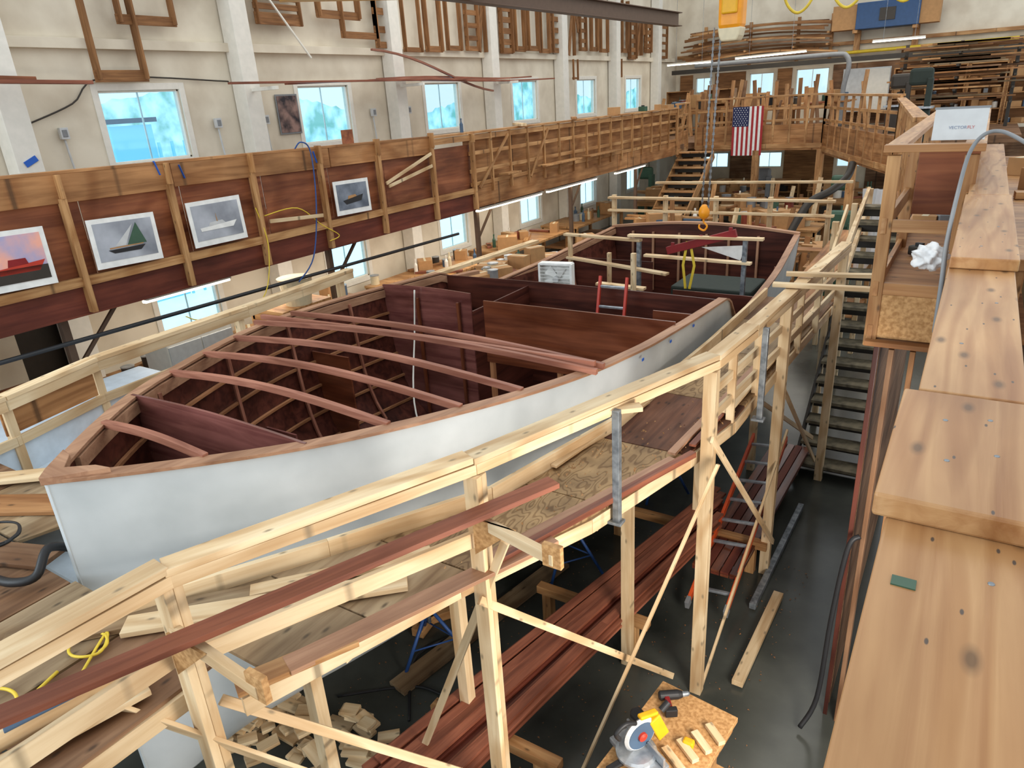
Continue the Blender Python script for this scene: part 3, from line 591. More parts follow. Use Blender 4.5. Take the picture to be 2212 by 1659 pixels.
def fluoro(p,q,rod=0,label='glowing fluorescent strip light fixture'):
    p=Vector(p);q=Vector(q);e=thing('fluorescent_light',label,'light fixture',(p+q)/2,group='fluorescent strip lights')
    board('fixture_body',p+Vector((0,0,.04)),q+Vector((0,0,.04)),.14,.04,'whitep',e); board('lamp_tube',p,q,.07,.03,'tube',e)
    if rod:
        for t in(.2,.8):
            c=p+(q-p)*t; board('hanging_rod',c+Vector((0,0,.05)),(c.x,c.y,TOP),.01,.01,'steel',e)
    return e
for a,b in((11.5,14),(14.3,16.8),(4.5,5.7),(18,20)): fluoro((-8.2,a,-1.97),(-8.2,b,-1.97))
# ---------------------------------------------------------------- far gallery
fg=thing('gallery_guardrail','timber lattice railing and fascia of the end gallery','railing',(-5,24,-1.6))
def run(p,q,n,zt,zb,parent):
    p=Vector(p);q=Vector(q)
    def at(t,z): v=p+(q-p)*t; return (v.x,v.y,z)
    board('top_cap',at(0,zt),at(1,zt),.16,.05,'pine_old',parent)
    for z in(zt-.35,zt-.7): board('slat',at(0,z),at(1,z),.04,.07,'pine_old',parent)
    board('fascia',at(0,(zb+zt-.8)/2-.05),at(1,(zb+zt-.8)/2-.05),.03,abs(zb-zt+.75),'ply',parent)
    board('lower_beam',at(0,zb+.05),at(1,zb+.05),.08,.14,'pine_old',parent)
    for k in range(n+1): board('baluster',at(k/n,zb),at(k/n,zt),.07,.06,'pine_old',parent)
run((-8.0,23.9,0),(-4.1,23.9,0),8,-.35,-1.85,fg); run((-4.1,23.9,0),(-1.6,18,0),9,-.38,-1.95,fg); run((-1.6,18,0),(-.6,9.2,0),12,-.45,-1.7,fg)
run((-8,22.1,0),(-8.3,23.9,0),2,-.4,-1.85,fg)
for x,y in((-7.9,23.8),(-6,23.8),(-4.1,23.8),(-2.8,21),(-1.6,18)): board('support_post',(x,y,FZ),(x,y,-1.9),.2,.2,'pine_old',fg)
V=[];Fs=[];fm=[]
def q4(x0,x1,z0,z1,y,mi):
    n=len(V);V.extend([(x0,y,z0),(x1,y,z0),(x1,y,z1),(x0,y,z1)]);Fs.append((n,n+1,n+2,n+3));fm.append(mi)
for k in range(13): q4(-.47+.94*k/13,-.47+.94*(k+1)/13,-1.45,0,0,k%2)
q4(-.47,-.47+.94*7/13,-.58,0,-.008,2)
for r in range(9):
    for c in range(5 if r%2 else 6):
        cx=-.44+ (.08*c+(.04 if r%2 else 0))+.02; cz=-.04-.062*r; n=len(V)
        for k in range(10):
            rr=.02 if k%2==0 else .009; V.append((cx+rr*math.sin(k*math.pi/5),-.014,cz+rr*math.cos(k*math.pi/5)))
        Fs.append(tuple(range(n,n+10)));fm.append(1)
M['fred']=plain('flag_red',(168,48,50),.8);M['fblue']=plain('flag_blue',(40,46,84),.8)
mesh('american_flag',V,Fs,None,T(-6.3,23.7,-.6),label='american flag hung vertically on the end gallery railing',cat='flag',mats=['fred','paper','fblue'],fm=fm)
# ---------------------------------------------------------------- left wall fittings
def pattern(y0,y1,z0,z1,kind,w=.1):
    x=WX+.2; lab={'u':'tall plywood template frame hanging on the wall','ladder':'slatted plywood template hanging on the wall','L':'bent plywood template strip hanging on the wall','frame':'rectangular plywood template frame hanging on the wall','arc':'curved plywood template hanging on the wall'}[kind]
    e=thing('hanging_template',lab,'template',(x,(y0+y1)/2,(z0+z1)/2),group='plywood templates on the wall')
    def hbd(z,a=y0,b=y1): board('template_strip',(x,a,z),(x,b,z),.03,w,'kraft',e)
    def vbd(y,a=z0,b=z1): board('template_strip',(x+.015,y,a),(x+.015,y,b),w,.03,'kraft',e)
    if kind=='arc':
        sweep('template_strip',[(x,y0+(y1-y0)*k/8,z0+(z1-z0)*math.sin(k/8*2.6)) for k in range(9)],.03,w*1.2,'kraft',e); vbd((y0+y1)/2,z0,z1); return
    vbd(y0+.05);vbd(y1-.05)
    if kind=='L': hbd(z0+.05)
    else:
        hbd(z0+.05)
        if kind!='u': hbd(z1-.05)
        if kind=='ladder':
            for k in range(1,5): hbd(z0+(z1-z0)*k/5)
pattern(6.35,7.2,.66,2.6,'u',.17);pattern(6.9,7.9,1.45,3,'frame',.14);pattern(9.5,10.6,1.55,2.3,'ladder');pattern(11,12.2,1.75,2.7,'frame',.15);pattern(8.2,9.0,1.9,2.8,'arc',.12);pattern(11.6,12.7,1.4,2.2,'L',.13)
k=0
for y in [12.6,13.5,14.3,15.1,15.9,16.5,17.5,18.2,18.9,19.6,20.3,21.4,22.1,22.9,23.6,25.3,26.0,26.8,27.5]:
    w=.5+.2*random.random(); z0=1.15+.25*random.random(); pattern(y,y+w,z0,2.5+.5*random.random(),['ladder','frame','u','L','ladder','arc'][k%6],.1+.05*random.random());k+=1
pattern(3.2,4.2,1.7,2.8,'frame',.13);pattern(24.9,25.4,.55,1.15,'frame',.06);pattern(21.6,22.0,.5,1.1,'L',.06);pattern(28.9,29.8,1.2,2.6,'ladder')
rk=thing('wall_bracket','white wall bracket carrying long timber strips','bracket',(-11,9,.45))
for y in(9.05,13.1,17.0): board('arm',(-11.3,y,.46),(-10.5,y,.46),.06,.06,'whitep',rk); 
for i,(y0,y1,z,mt) in enumerate([(8.2,15,.55,'mahog'),(9.5,19.4,.53,'mahog'),(11.8,17.2,.57,'beam'),(12.2,18.5,.6,'mahog')]):
    sweep('timber_strip',[(-10.65-.12*i,y0+(y1-y0)*t/8,z+(.03*math.sin(math.pi*t/8*2) if i else 0)) for t in range(9)],.1,.035,mt,label='long red mahogany strip resting on wall brackets',cat='timber strip',group='mahogany strips on the wall rack')
sweep('timber_strip',[(-10.9,12+ .4*t,1.0+.18*math.sin(t*.35+1)-.05*t) for t in range(12)],.06,.04,'beam',label='curved mahogany strip resting above the wall rack',cat='timber strip')
plank((-10.6,3.9,.63),(-10.8,6.0,.6),.1,.05,'mahog','short mahogany board on the wall rack'); plank((-10.7,4.0,.69),(-10.9,5.3,.66),.1,.05,'panel','reddish board on the wall rack')
for y in(5.75,9.45,8.4,13.6,17.4,12.4): 
    e=thing('electrical_outlet','grey metal electrical box with vertical conduit on the wall','outlet',(WX+.06,y,-.05),group='electrical boxes on the wall')
    box('outlet_box',(WX+.07,y,-.05),(.07,.12,.16),'lgrey',e); box('outlet_cover',(WX+.11,y,-.05),(.01,.07,.1),'grey',e); tube('conduit',[(WX+.05,y,-.14),(WX+.05,y+.02,-.5),(WX+.05,y+.05,-.75)],.016,'lgrey',e)
e=thing('wall_poster','dark portrait poster pinned beside a window','poster',(WX+.02,10.05,.0)); mesh('poster_sheet',bv(.01,.54,.72),BF,'grey',T(WX+.03,10.05,.02),e); mesh('poster_image',bv(.006,.48,.66),BF,noisy('poster_print',(150,120,110),(40,34,40),5,.6),T(WX+.04,10.05,.02),e)
board('tape_strip',(WX+.36,4.98,-.42),(WX+.36,5.15,-.34),.012,.08,'tape',label='blue tape on the white column',cat='tape')
tube('wall_cable',[(WX+.04,5.3,.1),(WX+.05,6.0,.35),(WX+.04,6.6,.7),(WX+.05,8.8,.62)],.012,'dk',label='dark cable looping along the wall',cat='cable')
board('loose_batten',(-11.2,9.0,2.9),(-11.2,10.6,1.0),.03,.03,'whitep',label='thin pale batten leaning on the wall',cat='batten')
# ---------------------------------------------------------------- clutter generators
def bench(x,y,z,lx,ly,label='timber workbench with tools and clutter on top',shelf=True,mat='pine_old',zb=None):
    zb=FZ if zb is None else zb
    e=thing('workbench',label,'workbench',(x,y,zb))
    box('worktop',(x,y,z-.03),(lx,ly,.06),mat,e)
    for sx in(-1,1):
        for sy in(-1,1): board('leg',(x+sx*(lx/2-.06),y+sy*(ly/2-.06),zb),(x+sx*(lx/2-.06),y+sy*(ly/2-.06),z-.06),.09,.09,'pine_old',e)
    if shelf: box('lower_shelf',(x,y,zb+.25),(lx-.1,ly-.1,.03),'ply',e)
    box('apron',(x,y-ly/2+.03,z-.12),(lx-.1,.03,.12),'pine_old',e)
    return e
def item(x,y,z,g,s=1.0):
    r=random.random();rz=random.random()*3
    if r<.22:
        w,d,h=[random.uniform(.15,.4)*s for _ in range(3)]; h*=.7
        e=thing('cardboard_box','small cardboard box among workshop clutter','box',(x,y,z),g,rz); lbox('carton',(0,0,h/2),(w,d,h),'card',e); lbox('packing_tape',(0,0,h+.001),(w,.05,.003),'cream',e,bev=0)
    elif r<.4:
        c=random.choice(['whitep','mblue','lgrey','mred','cream','dk','grey']); rr=random.uniform(.05,.09)*s
        e=thing('paint_can','metal paint can with lid among workshop clutter','can',(x,y,z),g); lathe('can_body',[(rr,0),(rr,rr*2)],c,T(x,y,z),e); lathe('lid',[(rr*1.05,0),(rr*1.05,.015),(rr*.8,.02)],'alu',T(x,y,z+rr*2),e)
    elif r<.55:
        c=random.choice(['mred','mblue','black','green','dk','black','grey','dk']); w=random.uniform(.2,.35)*s
        e=thing('tool_case','plastic tool case with carrying handle','tool case',(x,y,z),g,rz); lbox('case_body',(0,0,w*.25),(w,w*.45,w*.5),c,e,bev=.01); lbox('handle',(0,0,w*.56),(w*.4,.03,.03),'black',e)
    elif r<.68:
        rr=.035*s; c=random.choice(['whitep','mblue','cream','green'])
        lathe('bottle',[(rr,0),(rr,.16*s),(rr*.4,.2*s),(rr*.35,.24*s),(rr*.45,.24*s),(rr*.45,.27*s)],c,T(x,y,z),None,n=12,label='plastic bottle among workshop clutter',cat='bottle',group=g)
    else:
        l=random.uniform(.4,1.0)*s; board('wood_offcut',(x-l/2*math.cos(rz),y-l/2*math.sin(rz),z+.03),(x+l/2*math.cos(rz),y+l/2*math.sin(rz),z+.03),.12,.05,random.choice(['pine','mahog','pine_old','ply','kraft']),label='timber offcut lying among workshop clutter',cat='wood offcut',group=g)
def clutter(x0,x1,y0,y1,z,n,g,s=1.0):
    for _ in range(n): item(random.uniform(x0,x1),random.uniform(y0,y1),z,g,s)
for y in(5.2,8.9,12.9,16.9,20.8):
    bench(-10.6,y,-3.65,1.3,3.4); clutter(-11.1,-10.1,y-1.5,y+1.5,-3.65,14,'clutter on the wall benches',1.3)
bench(-8.9,9.6,-3.6,1.0,2.6); clutter(-9.2,-8.6,8.5,10.8,-3.6,12,'clutter on the wall benches',1.3)
bench(-7.4,13.9,-3.4,1.1,2.4,'pale timber workbench covered with paper plans'); clutter(-7.8,-7.0,12.9,15.0,-3.4,8,'clutter on the wall benches',1.4)
box('paper_plan',(-7.4,13.7,-3.39),(.8,1.5,.008),'paper',label='large white paper plan spread on a workbench',cat='paper')
bench(-7.3,11.0,-3.0,.8,2.2,'timber workbench beside the far side of the hull'); clutter(-7.6,-7.0,10.1,11.9,-3.0,16,'clutter on the hull side bench',1.3)
bench(-7.5,7.8,-2.95,.8,2.2,'timber workbench below the gallery near the hull'); clutter(-7.8,-7.2,6.9,8.7,-2.95,16,'clutter on the hull side bench',1.2)
box('covered_table',(-7.4,2.6,-3.62),(1.4,3.2,1.94),'sheet',label='work table draped in pale white sheeting below the gallery',cat='table',bev=.04)
def shelf_unit(x,y,w,h,zb,rz,label,g,s=.75,step=.35):
    e=thing('shelf_unit',label,'shelf',(x,y,zb),rz=rz)
    for q in(-1,1): lbox('side_panel',(q*w/2,0,h/2),(.04,.4,h),'pine_old',e)
    n=max(2,int(h/.45))
    for k in range(n+1): lbox('shelf_board',(0,0,.02+(h-.04)*k/n),(w,.4,.03),'pine_old',e)
    lbox('back_panel',(0,.2,h/2),(w,.01,h),'kraft',e)
    B=wm(e)
    for k in range(n):
        for j in range(int(w/step)):
            p=B@Vector((-w/2+.2+j*step+random.uniform(-.04,.04),0,.04+(h-.04)*k/n)); item(p.x,p.y,p.z,g,s)
shelf_unit(-10.9,2.4,2.2,1.9,FZ,math.pi/2,'timber shelf loaded with supplies below the gallery','supplies on shelves')
e=thing('storage_cabinet','white steel storage cabinet below the gallery','cabinet',(-9.6,5.8,FZ)); box('cabinet_body',(-9.6,5.8,FZ+.85),(.6,1.1,1.7),'whitep',e); box('cabinet_door',(-9.29,5.53,FZ+.85),(.02,.52,1.6),'lgrey',e); box('cabinet_door',(-9.29,6.07,FZ+.85),(.02,.52,1.6),'lgrey',e)
box('plywood_sheet',(-9.4,3.2,FZ+.9),(.05,1.2,1.75),'panel',label='reddish plywood sheet standing below the gallery',cat='plywood sheet')
bench(-8.9,7.2,-2.75,.8,1.0)
e=thing('bucket','pale yellow plastic bucket on a bench below the gallery','bucket',(-8.7,7.2,-2.75)); lathe('bucket_body',[(.2,0),(.26,.4),(.28,.42),(.24,.41)],'cream',T(-8.7,7.2,-2.75),e); 
# ---------------------------------------------------------------- mid background
for (x,y,z,lx,ly) in((-6.6,16.5,-3.6,1.8,1.0),(-4.2,16.8,-3.55,2.2,1.0),(-7.0,19.0,-3.5,2.2,1.1),(-4.4,19.8,-3.5,2.4,1.2),(-9.2,24.0,-3.5,1.6,1.0),(-5.6,22.8,-3.5,2.6,1.0),(-2.5,20.6,-3.5,1.2,1.6),(-2.1,15.4,-3.4,1.1,1.5),(-3.4,26,-3.6,2.4,1.0),(-7.5,27,-3.6,2.6,1.0)):
    bench(x,y,z,lx,ly,'timber workbench standing in the middle of the workshop'); clutter(x-lx/2+.2,x+lx/2-.2,y-ly/2+.15,y+ly/2-.15,z,14,'clutter on the shop benches',1.7)
    for k in range(2):
        a=random.uniform(-.2,.2); plank((x-lx/2-.2,y+a,z+.2+.06*k),(x+lx/2+.2,y-a,z+.2+.06*k),.12,.05,'pine_old','pale pine board stacked on a workbench','boards on the shop benches')
for i,(x,y) in enumerate(((-5.3,15.3),(-3.6,15.0),(-6.4,14.9),(-3.0,18.4),(-5.5,18.3))):
    e=thing('sawhorse','pale pine sawhorse standing on the shop floor','sawhorse',(x,y,FZ),'sawhorses')
    board('top_beam',(x-.7,y,FZ+.9),(x+.7,y,FZ+.9),.1,.1,'pine',e)
    for sx in(-1,1):
        for sy in(-1,1): board('leg',(x+sx*.55,y+sy*.03,FZ+.85),(x+sx*.65,y+sy*.3,FZ),.08,.04,'pine',e)
for i in range(24):
    x=random.uniform(-9,-2.4);y=random.uniform(15.8,25);h=random.uniform(1.2,2.3)
    plank((x,y,FZ),(x+random.uniform(-.2,.2),y+.25,FZ+h),.12,.04,random.choice(['pine_old','kraft','pine','ply']),'timber board standing upright in the workshop','upright boards in the workshop')
def stairs(x0,x1,y0,z0,y1,z1,n,label,mt='ply',railm='pine_old',sw=.04,sh=.26):
    e=thing('staircase',label,'stairs',((x0+x1)/2,y0,z0))
    for k in range(n):
        t=(k+.5)/n; y=y0+(y1-y0)*t;z=z0+(z1-z0)*(k+1)/n
        box('tread',((x0+x1)/2,y,z-.02),(x1-x0,abs(y1-y0)/n+.04,.04),mt,e)
        box('riser',((x0+x1)/2,y+(.5*(y1-y0)/n)*.9,z-.1),(x1-x0,.015,(z1-z0)/n-.04),'dk',e)
    for x in(x0-.02,x1+.02): board('stringer',(x,y0,z0+.05),(x,y1,z1-.1),sw,sh,railm,e)
    return e
stairs(-1.38,-.55,8.4,FZ,11.9,-1.75,15,'dark grimy timber staircase climbing below the walkway','dirty','dk',.03,.16)
stairs(-8.0,-7.0,20.0,-3.6,22.6,-1.8,9,'pale timber open staircase up to the end gallery','pine_old')
box('landing_platform',(-7.5,19.85,-3.65),(1.1,.3,.1),'ply',label='plywood landing at the foot of the stairs',cat='platform')
def machine(x,y,h,c,label,zb=None):
    zb=FZ if zb is None else zb
    e=thing('workshop_machine',label,'machine',(x,y,zb)); box('machine_base',(x,y,zb+h*.25),(.6,.5,h*.5),c,e,bev=.02); box('machine_table',(x,y,zb+h*.53),(.75,.65,.05),'alu',e)
    box('machine_column',(x+.22,y,zb+h*.75),(.14,.3,h*.45),c,e,bev=.02); box('upper_wheel_housing',(x,y,zb+h),(.55,.2,.42),c,e,bev=.08)
machine(-3.2,22.3,1.9,'green','green bandsaw with cast table');machine(-2.4,17.3,1.7,'green','green drill machine beside the benches');machine(-6.1,25.2,1.8,'grey','grey bandsaw below the gallery');machine(-10.1,24.8,1.9,'green','green bandsaw near the wall')
machine(-2.4,26.2,1.5,'dk','dark machine on the upper floor',-1.65);machine(-1.6,22.5,1.6,'dgreen','dark green machine on the upper floor',-1.65)
tube('dust_duct',[(-2.6,19.5,-1.9),(-2.65,19.2,-2.2),(-2.9,18.6,-2.45),(-3.3,18.2,-2.7),(-3.6,17.8,-3.4)],.09,'dk',n=12,label='dark dust extraction duct',cat='duct')
V=[];Fs=[]
for i in range(9):
    for j in range(7): V.append((-1.75+.05*i+.02*math.sin(j+i*2),14.8+.08*math.sin(i*1.7+j*.4),-1.9-.28*j*(1-.03*i)))
for i in range(8):
    for j in range(6): a=i*7+j; Fs.append((a,a+1,a+8,a+7))
mesh('plastic_sheet',V,Fs,'film',label='translucent white plastic sheet hanging beside the walkway',cat='plastic sheet',smooth=True)
# ---------------------------------------------------------------- end wall upper
e=thing('unit_heater','blue unit heater mounted on timber brackets high on the end wall','heater',(-3.5,30.9,2.05)); box('heater_body',(-3.5,30.9,2.05),(2.0,.9,.85),'heater',e,bev=.02)
box('louvre_panel',(-3.5,30.43,2.05),(.5,.03,.4),'dk',e); box('end_panel',(-4.9,30.9,2.05),(.8,.7,.8),'card',e);box('end_panel',(-2.2,30.9,2.05),(.6,.7,.8),'card',e)
for x in(-4.5,-2.6): board('timber_bracket',(x,31.3,.9),(x,31.3,1.7),.2,.2,'pine_old',e);board('timber_bracket',(x,31.3,1.58),(x,30.5,1.58),.16,.12,'pine_old',e)
lr=thing('timber_rack','wall rack of timber arms on the end wall','rack',(-8,31,1))
for x in(-10.2,-8.4,-6.6,-5.4):
    board('rack_upright',(x,31.28,.75),(x,31.28,2.3),.12,.08,'pine_old',lr)
    for z in(.85,1.25,1.65): board('rack_arm',(x,31.3,z),(x,30.5,z),.08,.07,'pine_old',lr)
for i in range(22):
    z=.92+.42*(i%3)+.05*(i//3); a=random.uniform(-.5,.3); yb=30.55+.09*(i//3)
    sweep('curved_strip',[(-10.6+a+ .48*t,yb,z+.02+.22*math.sin(math.pi*t/11)*(.4+.15*(i%4))) for t in range(12)],.07,.06,random.choice(['kraft','pine_old','kraft','deckb']),label='long curved timber strip stored on the end wall rack',cat='timber strip',group='curved strips on the end wall rack')
e=thing('white_door_panel','white sheet metal cabinet door standing on the upper floor','door panel',(-4.0,31,-.9)); box('door_sheet',(-4.0,30.95,-.4),(1.6,.06,1.5),'lgrey',e); box('door_sheet',(-3.6,30.9,-.4),(.75,.05,1.4),'whitep',e); box('latch',(-4.0,30.86,-.4),(.05,.04,.15),'dk',e)
fluoro((-8.3,29,.95),(-5.8,29,1.0),1);fluoro((-3.3,26,1.0),(-1.9,26,1.0),1);fluoro((-10.2,27,.85),(-8.6,27,.85),1)
tube('dust_duct',[(-9.5,28,.8),(-6,28,.8),(-4.6,28,.8),(-4.3,28,.72),(-4.2,28,.4),(-4.3,28,-.3),(-4.3,28,-1.5)],.08,'grey',n=12,label='grey dust extraction duct on the upper floor',cat='duct')
tube('yellow_pipe',[(-7,31.2,.9),(.8,31.2,.95)],.06,'ycord',label='yellow pipe running along the end wall',cat='pipe')
board('steel_lintel',(-11.2,30.2,.66),(1.5,30.2,.66),.12,.16,'dk',label='dark steel lintel across the end wall',cat='steel beam')
for i,x in enumerate((-11.0,-9.2,-2.4,-1.3,-.2,.9)):
    shelf_unit(x,30.6 if i<2 else 29.3,1.0,1.9 if i>1 else 1.6,-1.65,0,'tall timber shelf packed with tools on the upper floor','tools on upper floor shelves',1.1,.33)
for x,y,l in((-9.8,28.6,2.0),(-7.4,28.8,2.4),(-5.2,28.6,1.8)):
    bench(x,y,-.72,l,.8,'timber workbench on the upper floor',True,'pine_old',-1.65); clutter(x-l/2+.2,x+l/2-.2,y-.3,y+.3,-.72,15,'clutter on upper floor benches',1.9)
lk=thing('lumber_rack','dark timber lumber rack on the upper floor','rack',(-.6,27.5,-1.6))
for x in(-2.5,-1,.5): board('upright',(x,27.95,-1.65),(x,27.95,.9),.1,.1,'dk',lk)
LZ=(-.9,-.5,-.15,.2,.55)
for z in LZ: 
    for x in(-2.5,-1,.5): board('arm',(x,27.9,z),(x,26.9,z),.08,.06,'dk',lk)
for i in range(90):
    z=LZ[i%5]+.06+.055*random.randint(0,4); x=random.uniform(-2.8,-1.4); y=27+.14*(i//5%6)
    plank((x,y,z),(x+random.uniform(1.2,2.6),y,z),.12,.045,random.choice(['pine_old','kraft','ply','deckg','deckb']),'stacked timber board in the lumber rack','boards in the lumber rack')
for i in range(40):
    x=-10.6+random.random()*7.2; y=random.uniform(24.6,29.5); zt=random.uniform(-.6,.3)
    plank((x,y,-1.64),(x+random.uniform(-.3,.3),y+.2,zt),.12,.03,random.choice(['pine_old','kraft','deckb','ply']),'timber board standing upright on the upper floor','upright boards on the upper floor')
clutter(-9.2,-8.4,8,20,-1.6,6,'clutter on the side gallery floor',1.4)
for y in(11,13,15.4,17.6,19.5,20.6,21.4): item(-8.05,y,-.48,'clutter on the gallery cap',.9)
box('wood_offcut',(-8.05,8.1,-.36),(.05,.2,.22),'panel',label='reddish plywood offcut standing on the gallery cap',cat='wood offcut')
for i,x in enumerate((-10.6,-8.6,-6.7,-4.9,-2.0,-.6)): shelf_unit(x,30.9,1.4,1.0,FZ,0,'timber shelf unit against the end wall','supplies along the end wall',1.3,.5)
for x in(-9,-6.5,-4): fluoro((x-.9,26.5,-1.95),(x+.9,26.5,-1.95))
for x in(-7,-4.5): fluoro((x-.9,29.5,-1.95),(x+.9,29.5,-1.95))
# ---------------------------------------------------------------- right side
rr=thing('walkway_railing','thick honey-coloured knotty pine handrail with studs below','railing',(.05,3,-1.6))
board('handrail',(.055,-.4,-.66),(.055,1.1,-.66),.19,.04,'rail',rr,bev=.005)
board('handrail',(.045,1.09,-.62),(.045,1.56,-.62),.21,.04,'rail',rr,bev=.005)
board('handrail',(.058,1.565,-.62),(.058,7.2,-.62),.185,.04,'rail',rr,bev=.004)
board('handrail',(.062,2.7,-.58),(.062,4.2,-.58),.19,.038,'rail',rr,bev=.004)
board('handrail',(.062,4.205,-.58),(.062,7.2,-.58),.17,.038,'rail',rr,bev=.004)
board('under_rail',(.06,1.1,-.66),(.06,7.2,-.66),.15,.04,'rail',rr)
for k in range(8): board('stud',(.06,-.2+1.0*k,-1.6),(.06,-.2+1.0*k,-.69),.09,.06,'pine_old',rr)
board('guard_panel',(.13,-.4,-1.15),(.13,7.2,-1.15),.012,.85,'panel',rr)
box('stamp_mark',(.0,.93,-.639),(.03,.022,.002),'green',rr,bev=0,label='faded green stamp mark on the handrail')
for x,y,z in((.03,1.25,-.6),(.1,1.3,-.6),(.02,1.42,-.6),(.09,1.45,-.6),(.03,1.9,-.6),(.1,2.3,-.6),(.05,2.9,-.561),(.1,3.3,-.561),(.1,.98,-.64)):
    lathe('screw_head',[(.0035,0),(.0045,.001),(.004,.002),(.002,.002)],'steel',T(x,y,z-.001),rr,n=10)
tube('flexible_conduit',[(.16,3.85,-.3),(.07,4.0,-.26),(.0,4.0,-.27),(-.045,3.98,-.35),(-.06,3.75,-.5),(-.06,3.25,-.62),(-.05,3.0,-.72),(-.045,2.95,-.9)],.009,'grey',label='ribbed grey flexible conduit curling over the handrail',cat='conduit')
bm=bmesh.new();bmesh.ops.create_icosphere(bm,subdivisions=4,radius=1)
for v in bm.verts:
    n=.8+.22*math.sin(v.co.x*7+v.co.y*5)*math.cos(v.co.z*6)+.08*math.sin(v.co.x*19)*math.sin(v.co.y*17); v.co=Vector((v.co.x*.075*n,v.co.y*.1*n,v.co.z*.06*n))
me=bpy.data.meshes.new('plastic_bag');bm.to_mesh(me);bm.free();me.materials.append(M['film'])
for p in me.polygons: p.use_smooth=True
o=bpy.data.objects.new('plastic_bag',me);finish(o,T(-.11,3.25,-.68),None,'crumpled translucent plastic bag tied to the handrail','bag',None,None)
cf=thing('open_frame_cabinet','open pine frame cabinet built against the walkway railing','cabinet',(-.22,6.7,-1.5))
x0,x1,y0,y1,zt,zb=-.44,-.0,4.6,8.9,-.36,-1.48
for x in(x0+.035,x1-.035):
    for y in(y0+.03,6.0,7.4,y1-.03): board('post',(x,y,zb-.05 if y<5 else zb),(x,y,zt-.05),.07,.05,'rail' if y>5 else 'pine_old',cf,bev=.004)
for x in(x0+.03,x1-.03): board('top_rail',(x,y0-.02,zt-.015),(x,y1,zt-.015),.1,.035,'rail',cf)
for y in(y0+.02,y1): board('top_rail',(x0-.02,y,zt-.012),(x1+.02,y,zt-.012),.09,.04,'rail',cf)
for z in(-.8,-1.17): board('cross_rail',(x0+.06,y0+.03,z),(x1-.05,y0+.03,z),.04,.07,'rail',cf)
board('front_panel',(x0+.05,y0+.02,-1.34),(x1,y0+.02,-1.34),.015,.27,'osb',cf,label='strand board panel')
board('back_sheet',(x0+.12,5.2,-.62),(x1,5.2,-.62),.012,.4,'panel',cf)
for z in(-.8,-1.17,-1.44): board('side_rail',(x0+.03,y0,z),(x0+.03,y1,z),.03,.09,'rail',cf); 
box('shelf_board',((x0+x1)/2,6.7,-1.2),(.38,4.1,.02),'ply',cf); box('shelf_board',((x0+x1)/2,6.7,-1.5),(.42,4.3,.03),'ply',cf)
clutter(-.34,-.12,5.4,8.4,-1.18,7,'clutter inside the frame cabinet',.6)
sg=thing('sign_board','white sheet with faint printed lettering leaning on the cabinet','sign',(-.12,4.72,-.345))
B=wm(sg)@RX(-.25)
mesh('sign_sheet',bv(.25,.006,.17),BF,'lgrey',B@T(0,0,.087),sg)
mesh('sign_border',bv(.26,.008,.012),BF,'grey',B@T(0,0,.17),sg)
M['signb']=plain('sign_grey_blue',(140,152,174),.6);M['signr']=plain('sign_red',(200,120,118),.6)
def text(body,size,mat,Mw,parent):
    c=bpy.data.curves.new('t','FONT');c.body=body;c.size=size;c.align_x='LEFT';c.extrude=.0006
    t=bpy.data.objects.new('t',c);C.objects.link(t);bpy.context.view_layer.update()
    me=bpy.data.meshes.new_from_object(t.evaluated_get(bpy.context.evaluated_depsgraph_get()));bpy.data.objects.remove(t)
    me.materials.clear();me.materials.append(M[mat]);o=bpy.data.objects.new('lettering',me);finish(o,Mw,parent,None,None,None,None)
text('VECTOR',.022,'signb',B@T(-.05,-.0045,.06)@RX(math.pi/2),sg);text('FLY',.022,'signr',B@T(.036,-.0045,.06)@RX(math.pi/2),sg)
pw=thing('plank_partition','brown plank partition wall below the walkway','partition',(.4,4.7,FZ))
xx=-.38
for i,w in enumerate((.03,.14,.09,.16,.14,.15,.14,.3)):
    board('vertical_plank',(xx+w/2,4.68+.02*(i%2),FZ),(xx+w/2,4.68+.02*(i%2),-1.55),w-.004,.03,['dark','deckb','kraft','deckb','kraft','deckb','kraft','deckb'][i],pw,up=(1,0,0)); xx+=w
board('side_sheathing',(-.36,4.75,-3.05),(-.36,8.3,-3.05),.02,3.0,'deckb',pw)
for y in(5.4,6.4,7.4,8.25): board('wall_stud',(-.4,y,FZ),(-.4,y,-1.7),.06,.05,'kraft',pw)
tube('black_hose',[(-.3,4.62,-2.9),(-.36,4.58,-3.0),(-.4,4.55,-3.6),(-.42,4.5,-4.3),(-.5,4.4,-4.55)],.018,'black',label='black hose hanging down the plank partition',cat='hose')
for a,b in(((-1.37,6.3,-1.63),(-.42,6.4,-1.63)),((-1.35,6.72,-1.63),(-.42,6.9,-1.63))): plank(a,b,.07,.035,'pine','pale pine board bridging from staging to walkway','boards bridging the gap')
box('plastic_tub',(.32,2.6,-.74),(.2,1.6,.2),'mint',label='mint green plastic tub beside the handrail',cat='tub',bev=.02)
bench(.45,6.6,-.9,.55,4.5,'timber workbench behind the handrail',True,'rail',-1.6); clutter(.3,.6,4.8,8.5,-.9,10,'clutter behind the handrail',.8)
ex=thing('scaffold','long pine staging continuing past the stern quarter','scaffold',(-1.5,11,FZ))
for z in(-1.75,-2.1): board('rail',(-1.1,8.5,z),(-1.5,13.5,z),.05,.1,'pine',ex)
board('deck_board',(-1.6,8.6,-2.45),(-1.7,13.5,-2.45),.4,.04,'ply',ex)
for y in(10,11.6,13.3): board('post',(-1.45,y,FZ),(-1.45,y,-1.7),.08,.08,'pine',ex)
board('brace',(-1.4,8.6,-2.6),(-1.4,10.5,-1.6),.03,.12,'pine',ex)
